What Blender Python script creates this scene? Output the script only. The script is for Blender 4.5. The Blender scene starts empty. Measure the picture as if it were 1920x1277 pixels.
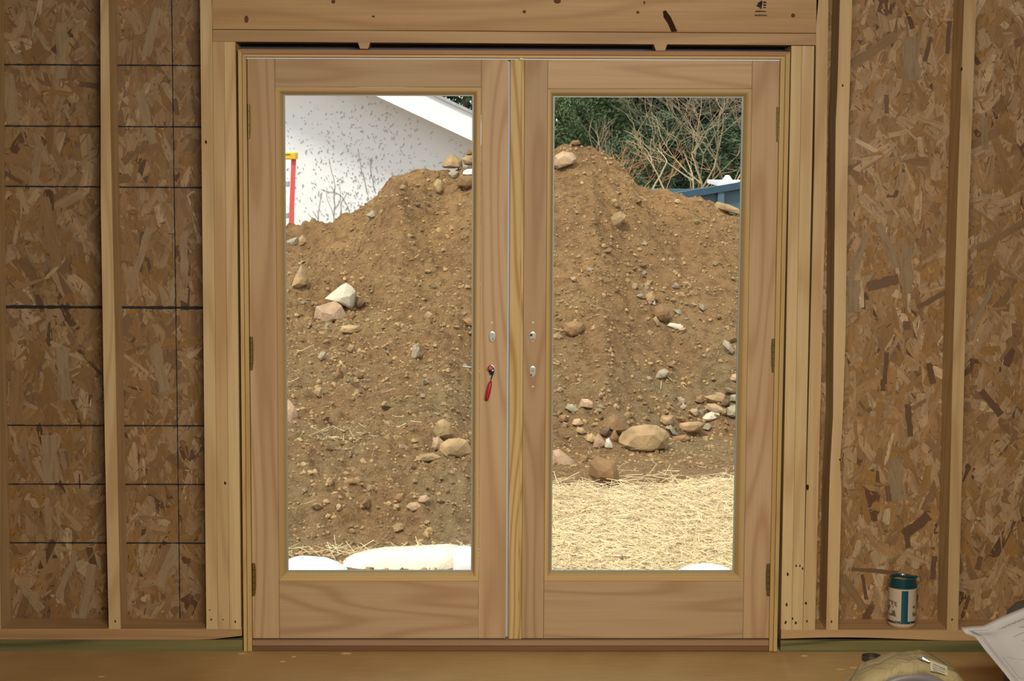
import bpy, bmesh, math, random
import numpy as np
from mathutils import Vector, Matrix
PI = math.pi
random.seed(7); rng = np.random.default_rng(11)
S = bpy.context.scene; COL = S.collection

# ------------------------------------------------------------------ camera
CX, CD, CZ, YAW, PITCH, ROLL, F = -0.12245, 6.20127, 1.77017, 0.0190954, 0.1142793, 0.00626995, 3531.98
_f = Vector((math.sin(YAW)*math.cos(PITCH), math.cos(YAW)*math.cos(PITCH), -math.sin(PITCH)))
_r0 = Vector((math.cos(YAW), -math.sin(YAW), 0)); _u0 = _r0.cross(_f)
_r = _r0*math.cos(ROLL)+_u0*math.sin(ROLL); _u = -_r0*math.sin(ROLL)+_u0*math.cos(ROLL)
CAMP = Vector((CX, -CD, CZ))
cam = bpy.data.cameras.new('camera'); camo = bpy.data.objects.new('camera', cam); COL.objects.link(camo)
cam.sensor_width = 36; cam.lens = 36*F/1920; cam.clip_start = .05; cam.clip_end = 300
mw = Matrix((_r, _u, -_f)).transposed().to_4x4(); mw.translation = CAMP; camo.matrix_world = mw
S.camera = camo
# ------------------------------------------------------------------ world, sun, lamps, exposure
W = bpy.data.worlds.new('overcast_sky'); S.world = W; W.use_nodes = True
wn = W.node_tree.nodes; wl = W.node_tree.links; bg = wn['Background']
tc = wn.new('ShaderNodeTexCoord'); sx = wn.new('ShaderNodeSeparateXYZ'); cr = wn.new('ShaderNodeValToRGB')
wl.new(tc.outputs['Generated'], sx.inputs[0]); wl.new(sx.outputs['Z'], cr.inputs[0]); wl.new(cr.outputs[0], bg.inputs[0])
cr.color_ramp.elements[0].color = (.80, .84, .88, 1); cr.color_ramp.elements[1].color = (1, 1, 1, 1)
bg.inputs[1].default_value = 1.5
sun = bpy.data.lights.new('sun', 'SUN'); suno = bpy.data.objects.new('sun', sun); COL.objects.link(suno)
sun.energy = 4.0; sun.angle = math.radians(9); sun.color = (1, .95, .86)
suno.rotation_euler = Vector((.46, .46, -1.0)).to_track_quat('-Z', 'Y').to_euler()
fl = bpy.data.lights.new('bounce_light', 'AREA'); flo = bpy.data.objects.new('bounce_light', fl); COL.objects.link(flo)
fl.shape = 'RECTANGLE'; fl.size = 1.6; fl.size_y = .25; fl.energy = 48; fl.color = (1, .975, .88); fl.spread = math.radians(100)
flo.location = (.35, -4.6, 2.42); flo.rotation_euler = Vector((-.06, 1, -.42)).to_track_quat('-Z', 'Y').to_euler()
S.view_settings.view_transform = 'Standard'; S.view_settings.look = 'None'; S.view_settings.gamma = 1
S.view_settings.exposure = 0.0; S.view_settings.use_curve_mapping = False
try: S.cycles.max_bounces = 6; S.cycles.transparent_max_bounces = 12; S.cycles.caustics_refractive = False
except Exception: pass

# ------------------------------------------------------------------ helpers
def ray(px, py): return (_f + _r*((px-960)/F) - _u*((py-638.5)/F))
def P(px, py, y=0.0):                       # point of the wall plane at depth y seen at a pixel of the photo
    d = ray(px, py); return CAMP + d*((y+CD)/d.y)
def link(name, me, mat=None, parent=None):
    o = bpy.data.objects.new(name, me); COL.objects.link(o)
    for m in (mat if isinstance(mat, (list, tuple)) else [mat] if mat else []): me.materials.append(m)
    if parent: o.parent = parent
    return o
def tag(o, label=None, cat=None, group=None, kind=None):
    if label: o['label'] = label
    if cat: o['category'] = cat
    if group: o['group'] = group
    if kind: o['kind'] = kind
    return o
def empty(name, loc=(0, 0, 0), **k):
    o = bpy.data.objects.new(name, None); COL.objects.link(o); o.location = loc; o.empty_display_size = .1
    if k: tag(o, **k)
    bpy.context.view_layer.update(); return o
def finish(name, bm, mat, parent=None, smooth=False, bev=0):
    bmesh.ops.recalc_face_normals(bm, faces=bm.faces[:])
    if bev: bmesh.ops.bevel(bm, geom=bm.edges[:], offset=bev, segments=1, affect='EDGES', clamp_overlap=True)
    me = bpy.data.meshes.new(name); bm.to_mesh(me); bm.free()
    if smooth: me.polygons.foreach_set('use_smooth', [True]*len(me.polygons))
    o = link(name, me, mat, parent)
    if parent:                               # parts are modelled in world space, so undo the parent's own place
        o.matrix_parent_inverse = Matrix.Translation(parent.location).inverted()
    return o
def prism(bm, pts, y0, y1, mi=0):           # pts: (x,z) outline, extruded along y
    a = [bm.verts.new((x, y0, z)) for x, z in pts]; b = [bm.verts.new((x, y1, z)) for x, z in pts]
    fs = [bm.faces.new(a), bm.faces.new(b[::-1])]
    n = len(pts)
    for i in range(n): fs.append(bm.faces.new((a[i], b[i], b[(i+1) % n], a[(i+1) % n])))
    for f in fs: f.material_index = mi
    return fs
def xz(px, py, y=0.0): p = P(px, py, y); return (p.x, p.z)
def box(bm, x0, x1, y0, y1, z0, z1, mi=0): return prism(bm, [(x0, z0), (x1, z0), (x1, z1), (x0, z1)], y0, y1, mi)
def tube(bm, pts, r, n=8, cap=True):
    pts = [Vector(p) for p in pts]; rings = []
    for i, p in enumerate(pts):
        d = (pts[min(i+1, len(pts)-1)]-pts[max(i-1, 0)]).normalized()
        a = d.orthogonal().normalized(); 
        if i and rings: 
            a = (prev - d*prev.dot(d)).normalized()
        prev = a; b = d.cross(a); rr = r[i] if hasattr(r, '__len__') else r
        rings.append([bm.verts.new(p+(a*math.cos(2*PI*k/n)+b*math.sin(2*PI*k/n))*rr) for k in range(n)])
    for A, B in zip(rings, rings[1:]):
        for k in range(n): bm.faces.new((A[k], A[(k+1) % n], B[(k+1) % n], B[k]))
    if cap: bm.faces.new(rings[0][::-1]); bm.faces.new(rings[-1])
def lathe(bm, prof, c, axis='z', n=40, mi=0):
    c = Vector(c); R = []
    for r, h in prof:
        ring = []
        for k in range(n):
            a = 2*PI*k/n
            v = Vector((r*math.cos(a), r*math.sin(a), h)) if axis == 'z' else Vector((r*math.cos(a), h, r*math.sin(a)))
            ring.append(bm.verts.new(c+v))
        R.append(ring)
    for A, B in zip(R, R[1:]):
        for k in range(n): bm.faces.new((A[k], A[(k+1) % n], B[(k+1) % n], B[k])).material_index = mi
    return R
def rawmesh(name, V, Fc, mat, parent=None, smooth=False):
    me = bpy.data.meshes.new(name); me.from_pydata(V.tolist() if hasattr(V, 'tolist') else V, [], Fc.tolist() if hasattr(Fc, 'tolist') else Fc); me.update()
    if smooth: me.polygons.foreach_set('use_smooth', [True]*len(me.polygons))
    return link(name, me, mat, parent)

# ------------------------------------------------------------------ materials
class NT:
    def __init__(s, name, rough=.6, spec=.3):
        s.m = bpy.data.materials.new(name); s.m.use_nodes = True; s.t = s.m.node_tree; s.b = s.t.nodes['Principled BSDF']
        s.b.inputs['Roughness'].default_value = rough; s.b.inputs['Specular IOR Level'].default_value = spec
    def n(s, typ, **k):
        nd = s.t.nodes.new(typ)
        for a, v in k.items():
            if a in nd.inputs.keys(): nd.inputs[a].default_value = v
            else: setattr(nd, a, v)
        return nd
    def l(s, a, b): s.t.links.new(a, b)
    def math(s, op, a, b=None, clamp=False):
        nd = s.t.nodes.new('ShaderNodeMath'); nd.operation = op; nd.use_clamp = clamp
        for i, v in enumerate((a, b)):
            if v is None: continue
            if hasattr(v, 'links'): s.l(v, nd.inputs[i])
            else: nd.inputs[i].default_value = v
        return nd.outputs[0]
    def mix(s, fac, a, b, mode='MIX'):
        nd = s.t.nodes.new('ShaderNodeMix'); nd.data_type = 'RGBA'; nd.blend_type = mode
        for i, v in ((0, fac), (6, a), (7, b)):
            if hasattr(v, 'links'): s.l(v, nd.inputs[i])
            else: nd.inputs[i].default_value = v if i == 0 else (*v, 1)[:4]
        return nd.outputs[2]
    def noise(s, vec, scale=1, detail=3, dist=0, rough=.5):
        nd = s.n('ShaderNodeTexNoise'); nd.inputs['Scale'].default_value = scale; nd.inputs['Detail'].default_value = detail
        nd.inputs['Distortion'].default_value = dist; nd.inputs['Roughness'].default_value = rough; s.l(vec, nd.inputs['Vector']); return nd.outputs['Fac']
    def map(s, vec, scale=(1, 1, 1), rot=(0, 0, 0), loc=(0, 0, 0)):
        nd = s.n('ShaderNodeMapping'); nd.inputs['Scale'].default_value = scale; nd.inputs['Rotation'].default_value = rot; nd.inputs['Location'].default_value = loc
        s.l(vec, nd.inputs['Vector']); return nd.outputs[0]
    def ramp(s, fac, stops):
        nd = s.n('ShaderNodeValToRGB'); e = nd.color_ramp.elements
        while len(e) < len(stops): e.new(.5)
        for q, (p, c) in zip(e, stops): q.position = p; q.color = (*c, 1) if len(c) == 3 else c
        s.l(fac, nd.inputs[0]); return nd.outputs[0]
    def coord(s, randomize=True):
        t = s.n('ShaderNodeTexCoord'); v = t.outputs['Object']
        if randomize:
            oi = s.n('ShaderNodeObjectInfo'); m = s.n('ShaderNodeVectorMath', operation='MULTIPLY_ADD'); c = s.n('ShaderNodeCombineXYZ')
            s.l(s.math('MULTIPLY', oi.outputs['Random'], 31.7), c.inputs[0]); s.l(s.math('MULTIPLY', oi.outputs['Random'], 17.3), c.inputs[1]); s.l(s.math('MULTIPLY', oi.outputs['Random'], 23.9), c.inputs[2])
            a = s.n('ShaderNodeVectorMath', operation='ADD'); s.l(v, a.inputs[0]); s.l(c.outputs[0], a.inputs[1]); s.rand = oi.outputs['Random']; return a.outputs[0]
        return v
    def bump(s, h, st=.3, d=.01):
        b = s.n('ShaderNodeBump'); b.inputs['Strength'].default_value = st; b.inputs['Distance'].default_value = d; s.l(h, b.inputs['Height']); s.l(b.outputs[0], s.b.inputs['Normal'])
    def base(s, c):
        if hasattr(c, 'links'): s.l(c, s.b.inputs['Base Color'])
        else: s.b.inputs['Base Color'].default_value = (*c, 1)
        return s.m
def srgb(r, g, b):
    f = lambda c: (c/255/12.92 if c/255 <= .04045 else ((c/255+.055)/1.055)**2.4)
    return (f(r), f(g), f(b))
def wood(name, base, dark, axis='z', bands=9, bandamt=.45, knots=0, fine=.18, rough=.55, blotch=.25, tilt=.0):
    s = NT(name, rough, .25); v = s.coord()
    sc = {'z': (1, 1, .12), 'x': (.12, 1, 1)}[axis]; fs = {'z': (1, 1, .02), 'x': (.02, 1, 1)}[axis]
    lo = s.noise(s.map(v, sc, rot=(0, tilt, 0)), 3.2, 2, .15)
    w = s.math('SINE', s.math('MULTIPLY', lo, bands*2*PI)); w = s.math('POWER', s.math('ADD', s.math('MULTIPLY', w, .5), .5), 3.0)
    fb = s.noise(s.map(v, fs), 170, 3); fb2 = s.noise(s.map(v, fs), 45, 2)
    c = s.mix(s.math('MULTIPLY', w, bandamt), base, dark)
    c = s.mix(s.math('MULTIPLY', fb, fine*2), c, tuple(x*.62 for x in dark))
    c = s.mix(s.math('MULTIPLY', s.math('SUBTRACT', fb2, .45, True), .9), c, dark)
    bl = s.noise(s.map(v, sc), 2.5, 2)
    c = s.mix(s.math('MULTIPLY', s.ramp(bl, [(.4, (0, 0, 0)), (.7, (1, 1, 1))]), blotch), c, (dark[0]*1.05, dark[1]*.9, dark[2]*.8))
    if knots:
        ks = {'z': (1, 1, .55), 'x': (.55, 1, 1)}[axis]
        vo = s.n('ShaderNodeTexVoronoi'); s.l(s.map(v, ks), vo.inputs['Vector']); vo.inputs['Scale'].default_value = knots
        se = s.n('ShaderNodeSeparateColor'); s.l(vo.outputs['Color'], se.inputs[0])
        on = s.math('GREATER_THAN', se.outputs[0], .45)
        k = s.ramp(vo.outputs['Distance'], [(0, (1, 1, 1)), (.05, (.8, .8, .8)), (.09, (.25, .25, .25)), (.2, (0, 0, 0))])
        c = s.mix(s.math('MULTIPLY', s.math('MULTIPLY', k, on), .8), c, (dark[0]*.3, dark[1]*.22, dark[2]*.18))
    hv = s.n('ShaderNodeHueSaturation'); s.l(c, hv.inputs['Color']); s.l(s.math('ADD', s.math('MULTIPLY', s.rand, .2), .9), hv.inputs['Value'])
    s.bump(fb, .12, .002)
    return s.base(hv.outputs[0])
def plain(name, c, rough=.5, metal=0, spec=.4, var=0, vs=20):
    s = NT(name, rough, spec); s.b.inputs['Metallic'].default_value = metal
    if var:
        v = s.coord(); n = s.noise(v, vs, 4); return s.base(s.mix(n, tuple(x*(1-var) for x in c), tuple(min(1, x*(1+var)) for x in c)))
    return s.base(c)
M = {}
M['stud'] = wood('rough_pine', srgb(218, 188, 136), srgb(174, 130, 80), 'z', 13, .42, 2.6)
M['plate'] = wood('rough_pine_plate', srgb(200, 164, 116), srgb(160, 114, 70), 'x', 12, .4, 3.0)
M['header'] = wood('spruce_beam', srgb(206, 166, 112), srgb(156, 108, 62), 'x', 9, .35, 2.6, blotch=.6)
M['doorv'] = wood('clear_pine', srgb(196, 164, 122), srgb(160, 118, 82), 'z', 15, .55, 0, .13)
M['doorh'] = wood('clear_pine_rail', srgb(198, 166, 124), srgb(164, 122, 84), 'x', 15, .5, 0, .13)
M['astr'] = wood('yellow_pine', srgb(206, 176, 120), srgb(162, 118, 58), 'z', 22, .8, 0, .1)
M['beadv'] = wood('bead_pine', srgb(200, 168, 112), srgb(176, 134, 80), 'z', 4, .25, 0, .08)
M['beadh'] = wood('bead_pine_rail', srgb(200, 168, 112), srgb(176, 134, 80), 'x', 4, .25, 0, .08)
M['jamb'] = wood('jamb_pine', srgb(204, 172, 112), srgb(172, 124, 70), 'z', 12, .35, 0, .12)
M['jambh'] = wood('jamb_pine_head', srgb(190, 138, 88), srgb(156, 104, 62), 'x', 5, .4, 0, .12)
M['jambl'] = wood('jamb_pine_stop', srgb(214, 180, 120), srgb(190, 150, 96), 'x', 4, .2, 0, .1)
M['sill'] = wood('oak_threshold', srgb(172, 136, 104), srgb(136, 102, 74), 'x', 4, .3, 0, .2)
M['sill2'] = wood('threshold_nosing', srgb(140, 98, 62), srgb(104, 72, 46), 'x', 4, .3, 0, .2)
M['treated'] = wood('green_treated_pine', srgb(150, 138, 84), srgb(76, 76, 44), 'x', 14, .7, 2.2, .25)
M['brass'] = plain('brass', srgb(126, 104, 56), .45, .6)
M['steel'] = plain('nickel', (.50, .48, .44), .35, .7)
M['dark'] = plain('dark_void', (.015, .013, .012), .8)
M['ink'] = plain('black_ink', (.02, .017, .015), .8)
M['knot'] = plain('dark_knot', srgb(58, 36, 22), .9, spec=.1, var=.4, vs=120)
M['strip'] = plain('white_gap_light', (.72, .72, .76), .5)  # white that paints daylight in the door gaps
M['spacer'] = plain('glass_spacer', srgb(150, 152, 138), .4)
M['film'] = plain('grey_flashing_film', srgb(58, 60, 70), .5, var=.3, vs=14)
M['red'] = plain('red_plastic', srgb(176, 40, 46), .4)
M['yellowtape'] = plain('yellow_dot', srgb(226, 226, 110), .6)
def glass():
    s = NT('clear_glass'); t = s.t; t.nodes.remove(s.b)
    tr = s.n('ShaderNodeBsdfTransparent'); tr.inputs[0].default_value = (.95, .965, .95, 1); g = s.n('ShaderNodeBsdfGlossy'); g.inputs['Roughness'].default_value = .0
    fr = s.n('ShaderNodeFresnel'); fr.inputs[0].default_value = 1.35; mx = s.n('ShaderNodeMixShader')
    s.l(fr.outputs[0], mx.inputs[0]); s.l(tr.outputs[0], mx.inputs[1]); s.l(g.outputs[0], mx.inputs[2]); s.l(mx.outputs[0], t.nodes['Material Output'].inputs[0]); return s.m
M['glass'] = glass()
def osb():
    s = NT('strand_board', .55, .3)
    a = s.n('ShaderNodeAttribute'); a.attribute_name = 'tone'; uv = s.n('ShaderNodeUVMap'); uv.uv_map = 'UVMap'
    f1 = s.noise(s.map(uv.outputs[0], (6, 260, 1)), 1, 3); f2 = s.noise(s.map(uv.outputs[0], (14, 90, 1)), 1, 3)
    c = s.mix(s.math('MULTIPLY', f1, .45), a.outputs['Color'], (.09, .050, .022))
    c = s.mix(s.math('MULTIPLY', s.math('SUBTRACT', f2, .48, True), 2.2), c, (.17, .095, .04)); g3 = s.n('ShaderNodeTexCoord'); f3 = s.noise(g3.outputs['Object'], 130, 4, 1.0, .7); f4 = s.noise(g3.outputs['Object'], 9, 3, .4)
    c = s.mix(s.math('MULTIPLY', s.ramp(f3, [(.56, (0, 0, 0)), (.72, (1, 1, 1))]), .45), c, (.10, .055, .022)); c = s.mix(s.math('MULTIPLY', s.ramp(f4, [(.4, (0, 0, 0)), (.7, (1, 1, 1))]), .25), c, (.20, .12, .055))
    s.bump(f1, .2, .002); return s.base(c)
M['osb'] = osb()
def subfloor():
    s = NT('plywood_subfloor', .5, .35); v = s.coord(False)
    n = s.noise(v, 1.3, 4); n2 = s.noise(s.map(v, (.12, 1, 1)), 60, 3); n3 = s.noise(v, 9, 3)
    c = s.mix(s.ramp(n, [(.35, (0, 0, 0)), (.65, (1, 1, 1))]), srgb(186, 146, 90), srgb(216, 182, 122)); c = s.mix(s.math('MULTIPLY', n2, .35), c, srgb(120, 78, 40)); c = s.mix(s.math('MULTIPLY', n3, .25), c, srgb(140, 100, 60))
    s.bump(n2, .1, .002); return s.base(c)
M['floor'] = subfloor()
M['osbplain'] = plain('strand_board_plain', srgb(160, 118, 74), .6, var=.35, vs=30)

# ------------------------------------------------------------------ room shell
ZC = 2.62; XL, XR, YB, ZG = -3.4, 3.4, -8.6, -0.32
bm = bmesh.new(); box(bm, XL-.15, XR+.15, YB-.15, .151, -.022, 0); o = finish('floor', bm, M['floor']); tag(o, kind='structure')
bm = bmesh.new(); box(bm, XL-.15, XR+.15, YB-.15, .3, ZC, ZC+.02); tag(finish('ceiling', bm, M['osbplain']), kind='structure')
for nm, a in (('wall_left', (XL-.15, XL, YB, .15)), ('wall_right', (XR, XR+.15, YB, .15)), ('wall_back', (XL, XR, YB-.15, YB))):
    bm = bmesh.new(); box(bm, a[0], a[1], a[2], a[3], 0, ZC); tag(finish(nm, bm, M['osbplain']), kind='structure')
Z1, Z2 = .0385, .077
YS = .14
bm = bmesh.new()                                   # foundation wall under the floor
box(bm, XL, XR, -.02, .152, ZG-.5, -.0225); tag(finish('trim_1', bm, plain('concrete_foundation', (.35, .34, .32), .8, var=.2, vs=9)), kind='structure')

# strand board sheathing: a panel whose strands are real chips pressed into it
OX = .935; OZ = 2.045
PAL = [(srgb(172, 138, 98), 6), (srgb(160, 122, 78), 7), (srgb(152, 112, 64), 5), (srgb(182, 150, 110), 2.6), (srgb(150, 108, 54), 3.4), (srgb(198, 170, 130), .7), (srgb(84, 50, 26), .8), (srgb(134, 98, 62), 2.4)]
_mn = np.array([p[0] for p in PAL[:7]]).mean(0)*1.02; PAL = [(tuple(np.array(c)*.97+_mn*.03), w) for c, w in PAL]
PW = np.array([p[1] for p in PAL]); PW = PW/PW.sum()
def osb_panel(x0, x1, z0, z1, name, lines=None, special=(), tone=1.0, seed=1, dens=1.0, rot=.55, shift=0):
    r = np.random.default_rng(seed); V, Fc, C, UV, MI = [], [], [], [], []
    def addpoly(pts, col, uvs, mi=0):
        b = len(V); V.extend(pts); Fc.append(list(range(b, b+len(pts)))); C.extend([col]*len(pts)); UV.extend(uvs); MI.append(mi)
    A = (x1-x0)*(z1-z0)
    for layer in range(4):
        if layer == 0: n, L0, W0 = int(A*2200*dens), (.03, .10), (.010, .035)
        elif layer == 1: n, L0, W0 = int(A*560*dens), (.07, .20), (.018, .060)
        elif layer == 2: n, L0, W0 = int(A*300*dens), (.05, .15), (.010, .040)
        else: n, L0, W0 = int(A*1500*dens), (.005, .030), (.0010, .0042)
        for _ in range(n):
            cx, cz = r.uniform(x0, x1), r.uniform(z0, z1); L = r.uniform(*L0)/2; Wd = r.uniform(*W0)/2
            a = r.normal(0, rot) if r.random() < .82 else r.uniform(-PI/2, PI/2)
            k = r.choice(len(PAL), p=PW); col = np.array(PAL[k][0])*r.uniform(.88, 1.14)*tone
            if layer == 0: col = col*.78
            if layer == 3: col = col*(.55 if r.random() < .5 else 1.3)
            y = YS - .0006 - layer*.0007 - r.uniform(0, .0006)
            t = r.uniform(-.0012, .0012); t2 = r.uniform(-.0006, .0006)
            e = [r.uniform(-.3, .3) for _ in range(8)]
            loc = [(-Wd*(1+e[0]*.5), -L*(1-abs(e[1]))), (-Wd*.1, -L*(1+e[2]*.25)), (Wd*(1+e[3]*.5), -L*(1-abs(e[4]))), (Wd*(1+e[5]*.4), L*(.2+e[6])), (Wd*(.8+e[5]*.5), L*(1-abs(e[6])*.7)), (Wd*.1*e[7], L), (-Wd*(.9+e[7]*.3), L*(1-abs(e[7])*.7)), (-Wd*(1+e[3]*.3), L*e[2])]
            ca, sa = math.cos(a), math.sin(a); ro = r.uniform(0, 50)
            pts = [(min(x1, max(x0, cx+u*ca-w*sa)), y+t*u/Wd*.5+t2*w/L, min(z1, max(z0, cz+u*sa+w*ca))) for u, w in loc]
            addpoly(pts, tuple(min(1, c) for c in col), [(w+ro, u+ro) for u, w in loc])
    for si, (px, py, L, Wd, dg, c) in enumerate(special):               # the strands that stand out in the photo
        q = P(px, py, YS); L, Wd, a = L/1100, Wd/1100, math.radians(dg); ca, sa = math.cos(a), math.sin(a); ro = r.uniform(0, 50); n = 7
        e = [(-Wd*r.uniform(.7, 1.1), -L+2*L*i/n) for i in range(n+1)]+[(Wd*r.uniform(.7, 1.1), L-2*L*i/n) for i in range(n+1)]
        addpoly([(q.x+u*ca-w*sa, YS-.0036-si*.00003, q.z+u*sa+w*ca) for u, w in e], c, [(w+ro, u+ro) for u, w in e])
    addpoly([(x0, YS, z0), (x1, YS, z0), (x1, YS, z1), (x0, YS, z1)], tuple(np.array(PAL[1][0])*.5), [(0, 0)]*4)
    addpoly([(x0, YS+.011, z0), (x1, YS+.011, z0), (x1, YS+.011, z1), (x0, YS+.011, z1)], (.7, .7, .7), [(0, 0)]*4)
    for s_ in ((x0, x0), (x1, x1)):
        addpoly([(s_[0], YS, z0), (s_[0], YS+.011, z0), (s_[0], YS+.011, z1), (s_[0], YS, z1)], (.2, .13, .07), [(0, 0)]*4)
    for (ax, az, bx, bz, wd) in (lines or []):        # marker lines drawn along the panel
        n = max(6, int(math.hypot(bx-ax, bz-az)/.012)); dx, dz = (bx-ax), (bz-az); q = math.hypot(dx, dz); nx, nz = -dz/q, dx/q
        prev = None
        for i in range(n+1):
            t = i/n; w = wd*r.uniform(.65, 1.2)/2; wob = r.normal(0, .0003)
            p = (ax+dx*t+nx*wob, az+dz*t+nz*wob); c = ((p[0]+nx*w, YS-.0046, p[1]+nz*w), (p[0]-nx*w, YS-.0046, p[1]-nz*w))
            if prev: addpoly([prev[0], prev[1], c[1], c[0]], (.03, .025, .02), [(0, 0)]*4, 1)
            prev = c
    me = bpy.data.meshes.new(name); me.from_pydata([tuple(map(float, v)) for v in V], [], Fc); me.update()
    at = me.color_attributes.new('tone', 'FLOAT_COLOR', 'POINT'); at.data.foreach_set('color', np.c_[np.array(C), np.ones(len(C))].ravel().astype(np.float32))
    uvl = me.uv_layers.new(name='UVMap'); uvl.data.foreach_set('uv', np.array(UV, np.float32).ravel())
    me.polygons.foreach_set('material_index', MI); me.update()
    return link(name, me, [M['osb'], M['ink']])
hl = []
for (la, lb, w) in ((121, 123, .005), (236, 238, .005), (349, 352, .005), (575, 577, .0105), (797, 798, .005), (907, 908, .005), (1017, 1018, .005)):
    a = P(0, la, YS); b = P(384, lb, YS); sl = (b.z-a.z)/(b.x-a.x); hl.append((-2.2, a.z+sl*(-2.2-a.x), -OX-.01, b.z, w))
a, b = P(323, 0, YS), P(338, 1160, YS); hl.append((a.x-.001, 2.5, b.x, .02, .0035))
a, b = P(150, 905, YS), P(145, 893, YS); hl.append((a.x, a.z-.02, a.x, a.z+.03, .003))
DK, RB, PL, OR = (.15, .070, .030), (.20, .10, .045), (.41, .275, .145), (.34, .19, .075)
SPL = [(168, 160, 36, 11, 82, DK), (45, 305, 90, 16, 75, OR), (115, 95, 100, 22, 0, PL), (20, 185, 90, 26, 5, PL), (330, 200, 30, 10, 10, DK), (285, 60, 90, 18, -15, PL), (275, 220, 100, 18, 15, PL), (70, 300, 60, 16, -8, PL), (175, 575, 70, 16, -30, OR), (95, 435, 130, 26, 10, OR), (120, 700, 100, 26, 5, PL), (30, 745, 100, 28, -4, OR), (95, 860, 90, 32, 0, PL), (300, 690, 90, 24, 12, PL), (125, 1080, 90, 14, -25, PL), (315, 1060, 90, 24, -25, PL), (265, 480, 110, 14, -18, PL), (345, 470, 70, 16, 0, PL), (290, 970, 60, 6, 88, OR), (20, 330, 50, 8, 60, DK), (335, 395, 90, 12, 0, OR), (60, 1120, 60, 18, 35, PL), (165, 1110, 110, 18, -12, PL)]
SPR = [(1704, 788, 62, 12, 8, DK), (1660, 690, 60, 10, -3, DK), (1655, 722, 22, 10, 0, DK), (1718, 985, 60, 22, -50, DK), (1700, 1008, 40, 10, 10, DK), (1750, 1064, 45, 11, -4, DK), (1627, 1149, 30, 16, -22, DK), (1739, 92, 45, 9, -12, DK), (1778, 70, 60, 9, -3, DK), (1600, 555, 60, 26, 0, PL), (1637, 95, 100, 20, -55, OR), (1708, 110, 80, 34, 2, PL), (1662, 195, 34, 9, 3, RB), (1858, 755, 60, 14, 40, DK), (1835, 265, 90, 16, -62, OR), (1745, 700, 40, 12, 15, DK), (1750, 560, 70, 10, -60, RB), (1600, 1110, 80, 16, 35, OR), (1620, 1100, 50, 7, 12, DK), (1640, 1070, 90, 8, 85, RB), (1680, 900, 80, 30, 10, PL), (1845, 250, 60, 14, 5, PL), (1835, 1055, 26, 12, -15, RB), (1664, 460, 90, 18, 25, PL), (1610, 480, 90, 14, -18, PL), (1655, 530, 60, 20, -75, RB), (1880, 440, 110, 14, -60, OR), (1700, 610, 16, 16, 0, RB), (1665, 925, 30, 11, 8, RB), (1760, 850, 70, 16, 40, OR), (1700, 505, 90, 24, 4, PL), (1840, 580, 100, 10, -25, PL)]
wf = tag(empty('wall_front', (0, YS, 0)), kind='structure')
for o in (osb_panel(-2.15, -OX-.002, .0, 2.6, 'left_sheathing', hl, SPL, 1.02, 3, rot=.5), osb_panel(OX+.002, 2.2, .0, 2.6, 'right_sheathing', None, SPR, 1.36, 8, rot=.5)):
    o.parent = wf; o.matrix_parent_inverse = Matrix.Translation(wf.location).inverted()
bm = bmesh.new(); box(bm, -OX-.01, OX+.01, YS, YS+.011, OZ, 2.61); finish('sheathing_above_door', bm, M['osbplain'], wf)
bm = bmesh.new(); box(bm, XL, -2.15, YS, YS+.011, 0, 2.61); box(bm, 2.2, XR, YS, YS+.011, 0, 2.61); finish('outer_sheathing', bm, M['osbplain'], wf)
bm = bmesh.new()
prism(bm, [(XL-.15, ZG-.3), (-OX, ZG-.3), (-OX, 0), (-OX, OZ), (OX, OZ), (OX, 0), (OX, ZG-.3), (XR+.15, ZG-.3), (XR+.15, 2.8), (XL-.15, 2.8)], .1525, .156); finish('housewrap', bm, plain('white_housewrap', (.75, .75, .75), .6), wf)

# ------------------------------------------------------------------ framing
def rows_poly(rows, z0, z1, y=0.0):                # rows: (py, x-left, x-right) down a stud
    R = []
    for py, xl, xr in rows: a = P(xl, py, y); b = P(xr, py, y); R.append((a.z, a.x, b.x))
    def at(z, k):
        for i in range(len(R)-1):
            if z >= R[i+1][0] or i == len(R)-2:
                t = (R[i][0]-z)/(R[i][0]-R[i+1][0]); return R[i][k]+(R[i+1][k]-R[i][k])*t
    zs = [z1]+[r[0] for r in R if z0+.03 < r[0] < z1-.03]+[z0]
    return [(at(z, 1), z) for z in zs]+[(at(z, 2), z) for z in zs[::-1]]
def poly_prism(bm, poly, y0, y1):                  # stacked quads so bowed studs stay clean
    n = len(poly)//2; L = poly[:n]; Rr = poly[n:][::-1]
    a = [[bm.verts.new((x, y, z)) for x, z in S_] for S_ in (L, Rr) for y in (y0, y1)]
    l0, l1, r0, r1 = a
    for i in range(n-1):
        bm.faces.new((l0[i], r0[i], r0[i+1], l0[i+1])); bm.faces.new((l1[i], l1[i+1], r1[i+1], r1[i])); bm.faces.new((l0[i], l0[i+1], l1[i+1], l1[i])); bm.faces.new((r0[i], r1[i], r1[i+1], r0[i+1]))
    bm.faces.new((l0[0], l1[0], r1[0], r0[0])); bm.faces.new((l0[-1], r0[-1], r1[-1], l1[-1]))
TOP = 2.615
def stud(name, rows, label, cat='stud', z1=TOP, y0=0., y1=YS-.006, mat='stud', z0=Z2, nails=None):
    bm = bmesh.new(); poly_prism(bm, rows_poly(rows, z0, z1), y0, y1)
    o = finish(name, bm, M[mat]); tag(o, label, cat)
    if nails:
        for px, py, s in nails:
            nb = bmesh.new()
            p = P(px, py, y0-.0008); R_ = [Vector((p.x+s/560*math.cos(t)*(.5+.12*math.sin(3*t+px)), p.y, p.z+s/560*math.sin(t)*(.85+.2*math.cos(2*t+py)))) for t in np.linspace(0, 2*PI, 9)[:-1]]
            nb.faces.new([nb.verts.new(q) for q in R_]); finish('nail_dent', nb, M['knot'], o)
    return o
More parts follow.
